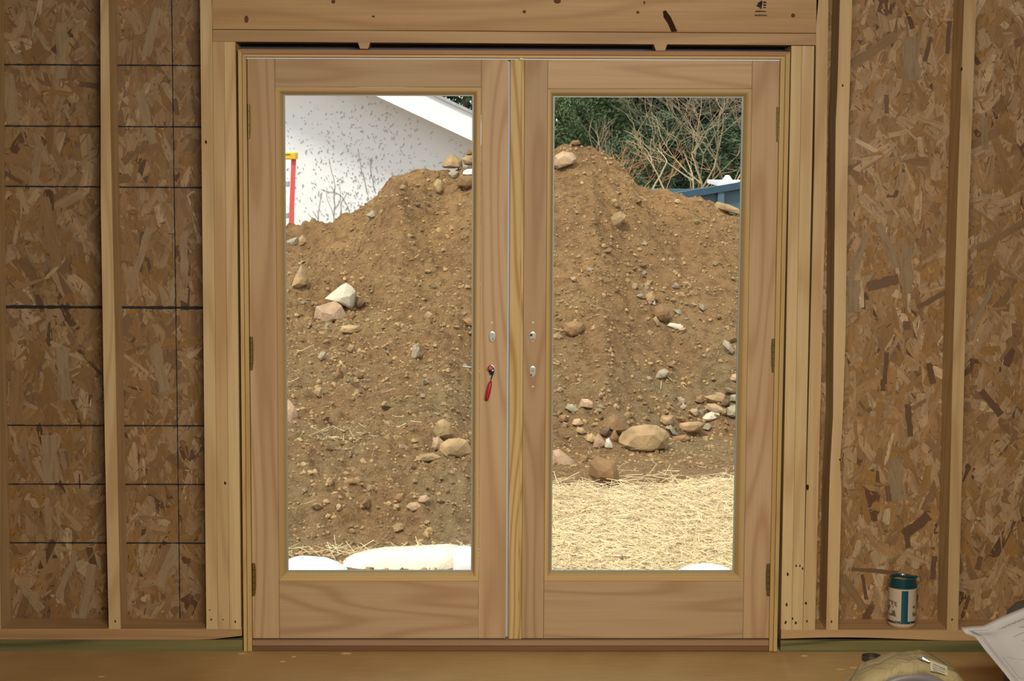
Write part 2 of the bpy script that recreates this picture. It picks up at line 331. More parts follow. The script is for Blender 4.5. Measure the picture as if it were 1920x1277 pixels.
stud('wall_stud', [(0, -34, -12), (640, -30, -8), (1180, -24, 2)], 'rough pine stud at the left edge of the picture, only its side showing')
stud('wall_stud', [(0, 188, 203.5), (238, 189, 207), (380, 189, 210), (700, 194, 217), (1180, 204, 226)], 'bare pine stud standing alone on the left plate between two lined strand board bays', nails=[(216, 1165, 3)])
stud('wall_stud', [(0, 375, 397.5), (1180, 387, 408.5)], 'full height king stud left of the door, against the end of the header', nails=[(386, 266, 4), (393, 1144, 2), (396, 1162, 3)])
ZH = P(440, 78.5).z
stud('trimmer_stud', [(0, 398, 419), (1180, 409, 430.5)], 'pale-streaked trimmer stud under the left header end, against the king stud', z1=ZH, nails=[(422, 906, 4), (418, 1162, 2)])
stud('trimmer_stud', [(0, 419.5, 440.5), (1180, 431, 452)], 'trimmer stud under the left end of the header, bordering the door gap', z1=ZH, nails=[(441, 1166, 3)])
stud('trimmer_stud', [(0, 1485.5, 1505), (1180, 1464, 1484)], 'trimmer stud right of the door gap with nail dents near its foot', z1=ZH, nails=[(1477, 1077, 4), (1475, 1134, 4), (1473, 1167, 4), (1492, 1168, 4), (1486, 1160, 3)])
stud('trimmer_stud', [(0, 1505.5, 1528.5), (1180, 1484.5, 1505)], 'second trimmer stud under the right end of the header, against the king stud', z1=ZH, nails=[(1493, 1061, 3), (1500, 1061, 3)])
stud('wall_stud', [(0, 1531, 1553), (300, 1527, 1550), (640, 1519, 1541), (1180, 1505.5, 1528)], 'full height king stud right of the door with dark knots low on its face', nails=[(1514, 914, 6), (1511, 1131, 4), (1505, 1066, 3), (1513, 1165, 3)])
stud('wall_stud', [(0, 1575, 1598), (170, 1570, 1593), (230, 1567, 1591), (640, 1563, 1585), (780, 1562, 1580), (870, 1557, 1575), (920, 1555, 1578), (1180, 1549, 1571)], 'wavy edged pine stud standing just right of the king stud across a dark recess', nails=[(1575, 862, 3), (1559, 1166, 3), (1580, 160, 3)])
stud('wall_stud', [(0, 1808, 1831), (380, 1795, 1817), (700, 1786, 1808), (1180, 1775.5, 1796.5)], 'smooth pine stud at the far right, directly right of the travel mug', nails=[(1785, 1162, 3), (1803, 130, 4)])
# king-to-header
zh1 = P(960, 82).z; zh2 = P(960, 59).z; xa, xb = P(398.5, 70).x, P(1530, 70).x
bm = bmesh.new(); prism(bm, [xz(398.5, 55.5), xz(398.5, 78), xz(1530, 85), xz(1530, 63)], 0, YS-.01); finish('header_plate', bm, M['plate'], bev=.0012).update_tag()
tag(bpy.data.objects['header_plate'], 'flat two by six plate under the door header, pine with small knots', 'plate')
hd = None
bm = bmesh.new(); a, b = P(398.5, 54.6), P(1530, 62.2)
prism(bm, [(a.x, a.z), (b.x, b.z), (b.x+.02, 2.4), (a.x-.012, 2.4)], 0, .04); hd = finish('header_beam', bm, M['header'], bev=.0012)
tag(hd, 'wide spruce header beam above the door with a big dark slanted knot', 'beam')
bm = bmesh.new()
for pts in ([(1243, 21), (1248, 19), (1258, 32), (1266, 50), (1270, 59), (1259, 60), (1252, 44), (1244, 32)],):
    bm.faces.new([bm.verts.new(P(x, y, -.0012)) for x, y in pts])
finish('knot', bm, M['knot'], hd)['label'] = 'large dark slanted knot'
bm = bmesh.new()
for cx, cy, rx, ry in ((462, 36, 4, 7), (700, 31, 3, 2), (983, 22, 3.5, 3), (1196, 23, 3, 3), (1487, 29, 4, 4), (625, 3, 4, 4), (1045, 2, 7, 5), (1208, 5, 2, 3)):
    bm.faces.new([bm.verts.new(P(cx+rx*math.cos(t), cy+ry*math.sin(t), -.0010)) for t in np.linspace(0, 2*PI, 11)[:-1]])
finish('small_knots', bm, plain('brown_knots', srgb(104, 70, 42), .9, spec=.1, var=.3, vs=90), hd)
bm = bmesh.new()                                   # the small black mill stamp
for pts in ([(1421, 5), (1426, 3), (1428, 8), (1424, 15), (1420, 11)], [(1417, 10), (1422, 9), (1421, 13)], [(1426, 1), (1430, 2), (1428, 16), (1425, 17)], [(1431, 3), (1437, 3), (1437, 6), (1431, 6)], [(1431, 8), (1437, 8), (1436, 11), (1431, 11)], [(1431, 13), (1436, 13), (1436, 15), (1431, 15)],
            [(1416, 20.5), (1425, 20), (1437, 21), (1437, 22.5), (1416, 22.5)]):
    bm.faces.new([bm.verts.new(P(x, y, -.001)) for x, y in pts])
for i in range(9):
    x = 1415.5+i*2.5; bm.faces.new([bm.verts.new(P(q, w, -.001)) for q, w in ((x, 27+(i % 3)*.7), (x+1.9, 26.5+(i % 2)), (x+2, 30), (x, 30.2))])
finish('mill_stamp', bm, M['ink'], hd)
bm = bmesh.new(); box(bm, XL, XR, -.0, YS-.01, 2.4+.001, 2.44); box(bm, XL, XR, .041, YS-.01, ZH+.06, 2.4); bm.free()
# plates
def plate(name, x0, x1, z0, z1, mat, label, cat, y0=0, wane=None):
    bm = bmesh.new(); n = 24; L = []
    for i in range(n+1):
        x = x0+(x1-x0)*i/n; L.append((x, z0+(wane(x) if wane else 0)))
    poly = [(x1, z1), (x0, z1)]+L
    top = [(x, z1) for x, _ in L]; poly_prism(bm, top+L[::-1], y0, YS-.001)
    return tag(finish(name, bm, M[mat]), label, cat)
xo1, xo2 = P(453.5, 1190).x, P(1464.5, 1190).x
bump1 = lambda x: .014*math.exp(-((x-xo1-.0)/.07)**2)
plate('bottom_plate', -2.2, xo1, Z1+.0015, Z2, 'plate', 'untreated pine bottom plate left of the door, resting on green lumber', 'plate', wane=bump1)
plate('bottom_plate', xo2, 2.3, Z1+.0015, Z2, 'plate', 'untreated pine bottom plate right of the door, under the travel mug', 'plate', wane=lambda x: .005+.006*math.sin((x-.9)*7) if x < 1.45 else .0)
plate('sill_plate', -2.2, xo1+.002, 0.0, Z1, 'treated', 'green treated sill plate on the floor left of the door', 'plate', y0=.002)
plate('sill_plate', xo2-.001, 2.3, 0.0, Z1, 'treated', 'green treated sill plate on the floor right of the door', 'plate', y0=.002)

# ------------------------------------------------------------------ door frame
def quadp(bm, tl, tr, br, bl, y0, y1, yp=0.0, mi=0):   # quad given in pixels at depth yp, extruded y0..y1
    return prism(bm, [xz(*tl, yp), xz(*tr, yp), xz(*br, yp), xz(*bl, yp)], y0, y1, mi)
fr = empty('trim_2', (0, .05, 0)); tag(fr, kind='structure')
def part(name, quads, mat, y0, y1, yp, parent, bev=.0008):
    bm = bmesh.new()
    for q in quads: quadp(bm, *q, y0, y1, yp)
    return finish(name, bm, M[mat], parent, bev=bev)
part('side_jamb', [((446, 92), (453, 99), (463.5, 1222), (457, 1222))], 'jamb', -.006, .155, -.006, fr)
part('side_jamb', [((453.6, 99), (461, 107), (472.5, 1222), (464.2, 1222))], 'jamb', -.003, .155, -.006, fr)
part('side_jamb', [((1473.5, 104), (1482, 97), (1457, 1222), (1450, 1222))], 'jamb', -.006, .155, -.006, fr)
part('side_jamb', [((1464, 111), (1472.9, 104), (1449.4, 1222), (1442, 1222))], 'jamb', -.003, .155, -.006, fr)
part('head_jamb', [((447, 92), (1482, 97), (1473.5, 105), (453.5, 101))], 'jambh', -.006, .155, -.006, fr)
part('head_jamb', [((454, 101.6), (1473, 105.6), (1464, 110.5), (461, 106.5))], 'jambl', -.003, .155, -.006, fr)  # lower piece in paler pine, painting the lit underside edge
part('gap_light_strip', [((461, 107.5), (1464, 111.5), (1464, 114.5), (461, 110.5))], 'strip', .014, .14, .014, fr)  # white strip paints the line of daylight above the leaves
part('threshold', [((473, 1201.5), (1441.5, 1201.5), (1441.5, 1211.5), (473, 1211.5))], 'sill', -.002, .18, -.006, fr)
part('threshold_nosing', [((473, 1212), (1441.5, 1212), (1441.5, 1222), (473, 1222))], 'sill2', .002, .18, -.006, fr)
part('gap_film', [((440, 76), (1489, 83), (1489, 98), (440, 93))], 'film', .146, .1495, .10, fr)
for q in (((438, 90), (449, 90), (459, 1224), (449, 1224)), ((1479, 92), (1490, 92), (1467, 1224), (1454, 1224))): part('gap_film', [q], 'film', .146, .1495, .10, fr)  # side films added to keep daylight out of the jamb gaps
for (a, b, nm) in ((671, 694, 'left'), (1226, 1251, 'right')):
    bm = bmesh.new(); quadp(bm, (a, 79 if a < 900 else 83), (b, 79 if a < 900 else 83), (b-4, 91.5 if a < 900 else 95), (a+4, 91.5 if a < 900 else 95), .001, .08)
    tag(finish('shim', bm, M['plate']), 'small pine shim wedged above the %s door leaf' % nm, 'shim')
for x, y1_, y2_, s in ((455.6, 590, 612, 1), (1474, 235, 290, 2), (1466, 585, 610, 3)):
    pass

# ------------------------------------------------------------------ door leaves
YD0, YD1 = .012, .056
def leaf(name, side, o4, stl, str_, g4, hinges):
    (TL, TR, BR, BL) = o4; dr = tag(empty(name, P((TL[0]+TR[0])/2, 1197, YD0)), kind='structure')
    sl, sr = stl, str_                                  # inner edges of the stiles (top x, bottom x)
    k = lambda e, y: e[0]+(e[1]-e[0])*(y-108)/(1197-108)
    ry = g4['ry']
    part('stile', [(TL, (sl[0], TL[1]), (sl[1], BL[1]), BL)], 'doorv', YD0, YD1, YD0, dr)
    part('stile', [((sr[0], TR[1]), TR, BR, (sr[1], BR[1]))], 'doorv', YD0, YD1, YD0, dr)
    part('top_rail', [((sl[0]+.4, TL[1]), (sr[0]-.4, TR[1]), (k(sr, ry[0])-.4, ry[0]), (k(sl, ry[0])+.4, ry[0]))], 'doorh', YD0+.0002, YD1, YD0, dr)
    part('bottom_rail', [((k(sl, ry[1])+.4, ry[1]), (k(sr, ry[1])-.4, ry[1]), (sr[1]-.4, BR[1]), (sl[1]+.4, BL[1]))], 'doorh', YD0+.0002, YD1, YD0, dr)
    # bead: outer edge at the rails, inner at the glass
    O = [(k(sl, ry[0])+.5, ry[0]+.6), (k(sr, ry[0])-.5, ry[0]+.6), (k(sr, ry[1])-.5, ry[1]-.6), (k(sl, ry[1])+.5, ry[1]-.6)]
    I = g4['glass']
    for i, nm, mt in ((0, 'top', 'beadh'), (1, 'right', 'beadv'), (2, 'bottom', 'beadh'), (3, 'left', 'beadv')):
        j = (i+1) % 4; bm = bmesh.new(); mid = lambda a, b, t: (a[0]+(b[0]-a[0])*t, a[1]+(b[1]-a[1])*t)
        prof = [(0, YD0+.0005), (.48, YD0+.001), (.66, YD0+.005), (.74, YD0+.010), (1.0, YD0+.024), (0, YD0+.030)]
        A = [bm.verts.new(P(*mid(O[i], I[i], t), YD0+.001).lerp(P(*mid(O[i], I[i], t), YD0+.001), 0) + Vector((0, y-YD0-.001, 0))) for t, y in prof]
        B = [bm.verts.new(P(*mid(O[j], I[j], t), YD0+.001) + Vector((0, y-YD0-.001, 0))) for t, y in prof]
        for q in range(len(prof)): bm.faces.new((A[q], A[(q+1) % 6], B[(q+1) % 6], B[q]))
        bm.faces.new(A); bm.faces.new(B[::-1]); finish('glazing_bead', bm, M[mt], dr)
    ctr = (sum(p[0] for p in I)/4, sum(p[1] for p in I)/4)
    I2 = [(p[0]+(2.6 if p[0] < ctr[0] else -2.6), p[1]+(2.2 if p[1] < ctr[1] else -2.4)) for p in I]
    bm = bmesh.new()
    yg = YD0+.022
    A = [bm.verts.new(P(*p, YD0+.001)+Vector((0, yg-YD0, 0))) for p in I]; B = [bm.verts.new(P(*p, YD0+.001)+Vector((0, yg-YD0, 0))) for p in I2]
    A2 = [bm.verts.new(v.co+Vector((0, .01, 0))) for v in A]; B2 = [bm.verts.new(v.co+Vector((0, .01, 0))) for v in B]
    for i in range(4):
        j = (i+1) % 4; bm.faces.new((A[i], A[j], B[j], B[i])); bm.faces.new((B[i], B[j], B2[j], B2[i])); bm.faces.new((A2[i], B2[i], B2[j], A2[j]))
    finish('glass_spacer', bm, M['spacer'], dr)
    bm = bmesh.new(); prism(bm, [(v.x, v.z) for v in [P(*p, YD0+.001) for p in I]], yg+.004, yg+.008); finish('glass_pane', bm, M['glass'], dr)
    # exterior sill cap so the leaf has its outside stop
    for hx, hy0, hy1 in hinges:
        h = bmesh.new(); c0, c1 = P(hx, hy0, YD0-.005), P(hx, hy1, YD0-.005)
        n = 5; zs = [c0.z+(c1.z-c0.z)*t/n for t in range(n+1)]
        for q in range(n):
            lathe(h, [(.0001, zs[q+1]+.001), (.0048, zs[q+1]+.001), (.0048, zs[q]-.0005), (.0001, zs[q]-.0005)], (c0.x+(c1.x-c0.x)*(q+.5)/n, YD0-.005, 0), n=12)
        hg = finish('hinge', h, M['brass'], dr)
        h = bmesh.new(); w = 6 if side == 'L' else -6
        q = [(hx, hy0+1), (hx+w*.55, hy0+2), (hx+w*.8, hy0+16), (hx+w*.8, hy1-16), (hx+w*.55, hy1-2), (hx, hy1-1)]
        prism(h, [xz(*p, YD0) for p in q], YD0-.0022, YD0+.001); finish('hinge_leaf', h, M['brass'], hg)
        bpy.data.objects[hg.name].children[0].matrix_parent_inverse = Matrix.Translation(dr.location).inverted() @ Matrix.Identity(4) if False else Matrix.Identity(4)
    return dr
d1 = leaf('door_1', 'L', ((463.5, 110), (953, 111.5), (948, 1197), (474, 1197)), (515, 524), (903, 897),
          {'ry': (163, 1090), 'glass': [(530, 177), (888, 178), (885.5, 1075), (537, 1075)]}, [(466, 195, 260), (471, 631, 694), (475.5, 1056, 1117)])
d2 = leaf('door_2', 'R', ((984, 112), (1462, 114.5), (1441.5, 1197), (978, 1197)), (1027, 1019), (1411, 1393),
          {'ry': (166, 1090), 'glass': [(1038, 180), (1396, 181), (1378, 1075), (1032.5, 1075)]}, [(1459, 200, 266), (1450, 635, 698), (1440.5, 1057, 1117)])
part('astragal', [((957.5, 111.5), (983.6, 112), (977.6, 1198), (953, 1198))], 'astr', YD0-.001, YD1, YD0, d2)
part('astragal_lip', [((977, 111.9), (979, 111.9), (973.5, 1198), (971.5, 1198))], 'astr', YD0-.0022, YD0, YD0, d2)
part('gap_light_strip', [((952, 111), (959, 111), (954, 1200), (947, 1200))], 'strip', .048, .054, .048, d2, bev=0)  # white strip stands for daylight coming through between the leaves

def disc_px(bm, cx, cy, rx, ry, y, mi=0, n=20, sq=1.0):
    pts = []
    for t in np.linspace(0, 2*PI, n+1)[:-1]:
        c, s_ = math.cos(t), math.sin(t); pts.append(P(cx+rx*math.copysign(abs(c)**sq, c), cy+ry*math.copysign(abs(s_)**sq, s_), y))
    f = bm.faces.new([bm.verts.new(p) for p in pts]); f.material_index = mi; return f
def bore(dr, cx, cy, kind):
    bm = bmesh.new()
    ring0 = [P(cx+6.8*math.cos(t), cy+10.5*math.sin(t), YD0-.0012) for t in np.linspace(0, 2*PI, 25)[:-1]]
    ring1 = [P(cx+5.2*math.cos(t), cy+8.8*math.sin(t), YD0-.0018) for t in np.linspace(0, 2*PI, 25)[:-1]]
    a = [bm.verts.new(p) for p in ring0]; b = [bm.verts.new(p) for p in ring1]
    for i in range(24): bm.faces.new((a[i], a[(i+1) % 24], b[(i+1) % 24], b[i]))
    f = bm.faces.new(b); f.material_index = 1
    if kind == 'dark': f.material_index = 2  # near-black face paints the shade inside an uncut hole
    o = finish('lock_hole', bm, [M['steel'], plain('bore_daylight', (.45, .42, .36), .5, .2), M['dark']], dr)  # slot one: daylight through the bore put into a flat colour
    if kind != 'dark':
        bm = bmesh.new()
        if kind == 'bright': disc_px(bm, cx, cy+4, 3.6, 3.4, YD0-.0026, 0); disc_px(bm, cx+1, cy+4, 2, 2, YD0-.003, 1)
        if kind == 'dot': disc_px(bm, cx-3, cy-4, 2.2, 2.2, YD0-.0026, 2); disc_px(bm, cx, cy+4, 4.2, 2.6, YD0-.0026, 1)
        if kind == 'grey': disc_px(bm, cx, cy-2, 3, 2.6, YD0-.0026, 1); disc_px(bm, cx-3, cy+6, 1.6, 1.3, YD0-.0026, 2)
        k = finish('spindle_hole', bm, [M['steel'], M['plate'], M['dark']], o); k.matrix_parent_inverse = Matrix.Translation(dr.location).inverted() @ Matrix.Translation((0, 0, 0)) if False else Matrix.Identity(4)
bore(d1, 923, 632, 'bright'); bore(d1, 921.5, 695, 'dark'); bore(d2, 999, 632.5, 'dot'); bore(d2, 999, 697, 'grey')
for dr, cx, cy in ((d1, 922.5, 605), (d2, 999.5, 604.5), (d2, 999, 725)):
    bm = bmesh.new(); R = [bm.verts.new(P(cx+2*math.cos(t), cy+1.8*math.sin(t), YD0-.001)) for t in np.linspace(0, 2*PI, 13)[:-1]]; bm.faces.new(R); finish('screw_hole', bm, plain('screw_hole_daylight', (.75, .62, .45), .5), dr)  # pale discs paint daylight showing through the screw holes
# red handled tool pushed through the lower lock hole, shaft end showing outside
tl = empty('screwdriver', P(921, 700, -.01), label='red-handled screwdriver parts stuck through the lower lock hole of the left door', cat='tool')
bm = bmesh.new(); tube(bm, [P(919.5, 690.5, -.004), P(920, 690, -.016), P(920, 690, -.026)], [.009, .0095, .006], 12); finish('red_grip', bm, M['red'], tl)
bm = bmesh.new(); tube(bm, [P(925, 700, .004), P(923, 704, -.006), P(920.5, 712, -.008)], .0016, 6); finish('wire_link', bm, M['dark'], tl)
bm = bmesh.new(); tube(bm, [P(920.5, 714, -.009), P(919, 720, -.010), P(916, 733, -.010), P(914, 742, -.010), P(912.5, 749, -.010)], [.003, .0066, .0078, .0078, .0058], 12); finish('hanging_handle', bm, M['red'], tl, smooth=True)
bm = bmesh.new(); tube(bm, [P(923, 694, .01), P(923, 694, .075), P(900, 691, .09), P(868, 686.5, .095)], .0042, 8); finish('shaft', bm, M['steel'], tl)
bm = bmesh.new(); p = P(977.5, 110.5, -.004); box(bm, p.x-.005, p.x+.005, -.005, .012, p.z-.003, p.z+.003); tag(finish('latch_dot', bm, M['yellowtape'], None), 'tiny yellow marker clip on the head jamb above the astragal', 'clip')

# ================================================================== OUTSIDE
def vnoise(x, y, seed):                             # value noise for height fields
    r = np.random.default_rng(seed); T = r.random((256, 256)); xi = np.floor(x).astype(int); yi = np.floor(y).astype(int); fx, fy = x-xi, y-yi
    fx = fx*fx*(3-2*fx); fy = fy*fy*(3-2*fy); g = lambda a, b: T[a & 255, b & 255]
    return (g(xi, yi)*(1-fx)+g(xi+1, yi)*fx)*(1-fy)+(g(xi, yi+1)*(1-fx)+g(xi+1, yi+1)*fx)*fy*1.0
def oct_(x, y, wl_, seed): return vnoise(x/wl_+seed*3.1, y/wl_+seed*1.7, seed)*2-1
def sstep(a, b, x): t = np.clip((x-a)/(b-a), 0, 1); return t*t*(3-2*t)
YC = 8.6
SIL = [(-300, 900), (100, 730), (380, 560), (480, 515), (537, 482), (562, 452), (600, 434), (640, 406), (680, 378), (712, 352), (738, 325), (762, 316), (800, 314), (835, 312), (890, 306), (960, 290), (1040, 282), (1062, 272), (1106, 263), (1124, 280), (1140, 294), (1165, 312), (1200, 336), (1230, 352), (1262, 364), (1300, 372), (1335, 374), (1362, 388), (1390, 398), (1480, 440), (1600, 500), (2100, 740)]
sx_ = np.array([P(a, b, YC).x for a, b in SIL]); sz_ = np.array([P(a, b, YC).z for a, b in SIL])
spA = P(735, 330, YC); spB = P(762, 600, 6.7)
def H(x, y):
    x = np.asarray(x, float); y = np.asarray(y, float)
    yc = YC + .12*oct_(x, x*0+3.3, .9, 41)
    zc = np.interp(x, sx_, sz_)
    wL = 1-sstep(-.35, .30, x)
    front = zc-.645*(yc-y); back = zc-.75*(y-yc)
    t = np.clip((spA.y-y)/(spA.y-spB.y), -.1, 1.15); xs = spA.x+(spB.x-spA.x)*t
    front = front+.17*np.exp(-((x-xs)/.16)**2)*np.clip(1.15-t, 0, 1)*np.clip(t*6, 0, 1)-.10*np.exp(-((x-xs-.45)/.25)**2)*np.clip(t*3, 0, 1)*np.clip(1.2-t, 0, 1)
    gentle = ZG + wL*.165*np.clip(y-2.5, 0, None) + .0*x
    pile = np.minimum(front, back)
    k = .12; h = np.maximum(pile, gentle)+k*np.log1p(np.exp(-np.abs(pile-gentle)/k))*.5
    crest = np.exp(-((y-yc)/.35)**2)
    amp = np.clip(.25+wL*.8+(pile > gentle)*.35, 0, 1)
    slope = (pile > gentle)*1.0
    clod = np.abs(oct_(x, y, .16, 5))*.040+np.abs(oct_(x, y, .07, 6))*.030+np.abs(oct_(x, y, .036, 7))*.014
    strm = oct_(x*1.0+y*.35, y*.28, .22, 9)*.050+oct_(x+y*.4, y*.4, .09, 10)*.030
    h = h+.05*oct_(x, y, .9, 2)*(1-crest)*amp+.035*oct_(x, y, .42, 3)*amp+.030*oct_(x, y, .25, 13)*amp*wL
    h = h+clod*(np.where(slope > 0, .55+.6*wL*(h < .75), .25+1.15*wL))+strm*slope*.8
    fl_ = sstep(2.75, 3.3, y); return (h-.02)*fl_+(ZG+.0)*(1-fl_)
def Gpt(px, py):                                    # where the line of sight meets the ground
    d = ray(px, py); ts = np.linspace(7.5, 17.5, 1600); X = CAMP.x+d.x*ts; Y = CAMP.y+d.y*ts; Z = CAMP.z+d.z*ts
    hh = H(X, Y); i = np.argmax(Z < hh)
    if not (Z < hh).any(): i = int(np.argmin(np.abs(Y-YC)))
    return Vector((X[i], Y[i], hh[i]))
def soil():
    s = NT('dug_soil', .95, .1); v = s.coord(False)
    n = s.noise(v, 1.6, 4, .3); n2 = s.noise(v, 14, 5, .2, .65); n3 = s.noise(v, 90, 4, 0, .7)
    sep = s.n('ShaderNodeSeparateXYZ'); s.l(v, sep.inputs[0])
    hz = s.ramp(s.math('ADD', s.math('MULTIPLY', sep.outputs[2], .5), s.math('MULTIPLY', n, .5)), [(.22, (0, 0, 0)), (.62, (1, 1, 1))])
    c = s.mix(hz, srgb(142, 120, 86), srgb(164, 128, 86)); c = s.mix(s.ramp(n, [(.4, (0, 0, 0)), (.65, (1, 1, 1))]), c, srgb(146, 112, 78))
    c = s.mix(s.math('MULTIPLY', s.ramp(n2, [(.35, (1, 1, 1)), (.55, (0, 0, 0))]), .65), c, srgb(100, 74, 48)); c = s.mix(s.math('MULTIPLY', s.ramp(n3, [(.55, (0, 0, 0)), (.72, (1, 1, 1))]), .5), c, srgb(222, 194, 150))  # low spots of the bump darkened, painting shade into the crevices
    s.bump(s.math('ADD', n2, s.math('MULTIPLY', n3, .6)), 1.0, .04); return s.base(c)
M['soil'] = soil()
nx, ny = 780, 700; gx = np.linspace(-4.4, 4.4, nx); gy = np.linspace(2.0, 9.9, ny); X, Y = np.meshgrid(gx, gy); Z = H(X, Y)
V = np.c_[X.ravel(), Y.ravel(), Z.ravel()]; idx = np.arange(nx*ny).reshape(ny, nx)
Fc = np.c_[idx[:-1, :-1].ravel(), idx[:-1, 1:].ravel(), idx[1:, 1:].ravel(), idx[1:, :-1].ravel()]
tag(rawmesh('dirt_pile', V, Fc, M['soil'], smooth=True), 'big mound of brown excavated dirt outside behind both glass doors', 'dirt pile', kind='stuff')
bm = bmesh.new(); bmesh.ops.create_grid(bm, x_segments=2, y_segments=2, size=60)
for v_ in bm.verts: v_.co.y += 60.3; v_.co.z = ZG-.06
tag(finish('ground', bm, M['soil']), kind='structure')
for ob in (bpy.data.objects['ground'],): ob['kind'] = 'structure'

# ---- stones
def rockmat(name, c, spot=.25):
    s = NT(name, .85, .2); v = s.coord(); n = s.noise(v, 9, 4, .2); n2 = s.noise(v, 60, 4, 0, .7)
    cc = s.mix(s.ramp(n, [(.35, (0, 0, 0)), (.68, (1, 1, 1))]), tuple(x*(1-spot) for x in c), tuple(min(1, x*(1+spot)) for x in c)); cc = s.mix(s.math('MULTIPLY', n2, .35), cc, tuple(x*.6 for x in c))
    s.bump(s.math('ADD', n, n2), .5, .015); return s.base(cc)
RM = {'tan': rockmat('tan_stone', srgb(166, 138, 100), .3), 'pale': rockmat('pale_stone', srgb(204, 192, 168), .14), 'pink': rockmat('pinkish_stone', srgb(180, 150, 120)), 'grey': rockmat('grey_stone', srgb(158, 146, 122)),
      'brown': rockmat('brown_stone', srgb(142, 110, 76)), 'dark': rockmat('dark_stone', srgb(108, 86, 64)), 'cream': rockmat('cream_stone', srgb(238, 226, 200), .06)}
def rock(outline, col, label, dep=.7, sink=.15, group=None, cat='stone', y=None, tip=.22):
    xs = [p[0] for p in outline]; ys = [p[1] for p in outline]; cx, cy = sum(xs)/len(xs), sum(ys)/len(ys)
    g = Gpt(cx, max(ys)-(max(ys)-min(ys))*.18)
    y0 = g.y if y is None else y
    pts = [P(a, b, y0) for a, b in outline]; c = sum(pts, Vector())/len(pts)
    w = max(p.x for p in pts)-min(p.x for p in pts); h = max(p.z for p in pts)-min(p.z for p in pts); t = min(w, h)*dep
    bm = bmesh.new(); r = random.Random(int(cx*13+cy*7))
    for p in pts: bm.verts.new(p-c+Vector((0, r.uniform(-.1, .1)*t, 0)))
    for s_, yy, k in ((.62, -.6, -.08), (.30, -.72, -.12), (.7, .7, .06)):
        for p in pts[::1 if s_ > .5 else 2]:
            q = (p-c)*s_*r.uniform(.85, 1.1); q.y = yy*t*r.uniform(.8, 1.1); q.z += k*h*(1 if yy > 0 else 1); bm.verts.new(q)
    bmesh.ops.convex_hull(bm, input=bm.verts[:])
    for v_ in [v_ for v_ in bm.verts if not v_.link_faces]: bm.verts.remove(v_)
    bmesh.ops.bevel(bm, geom=bm.edges[:], offset=min(w, h)*.012, segments=1, affect='EDGES', clamp_overlap=True)
    bmesh.ops.recalc_face_normals(bm, faces=bm.faces[:])
    me = bpy.data.meshes.new('stone'); bm.to_mesh(me); bm.free(); o = link('stone', me, RM[col]); o.location = c
    return tag(o, label, cat, group)
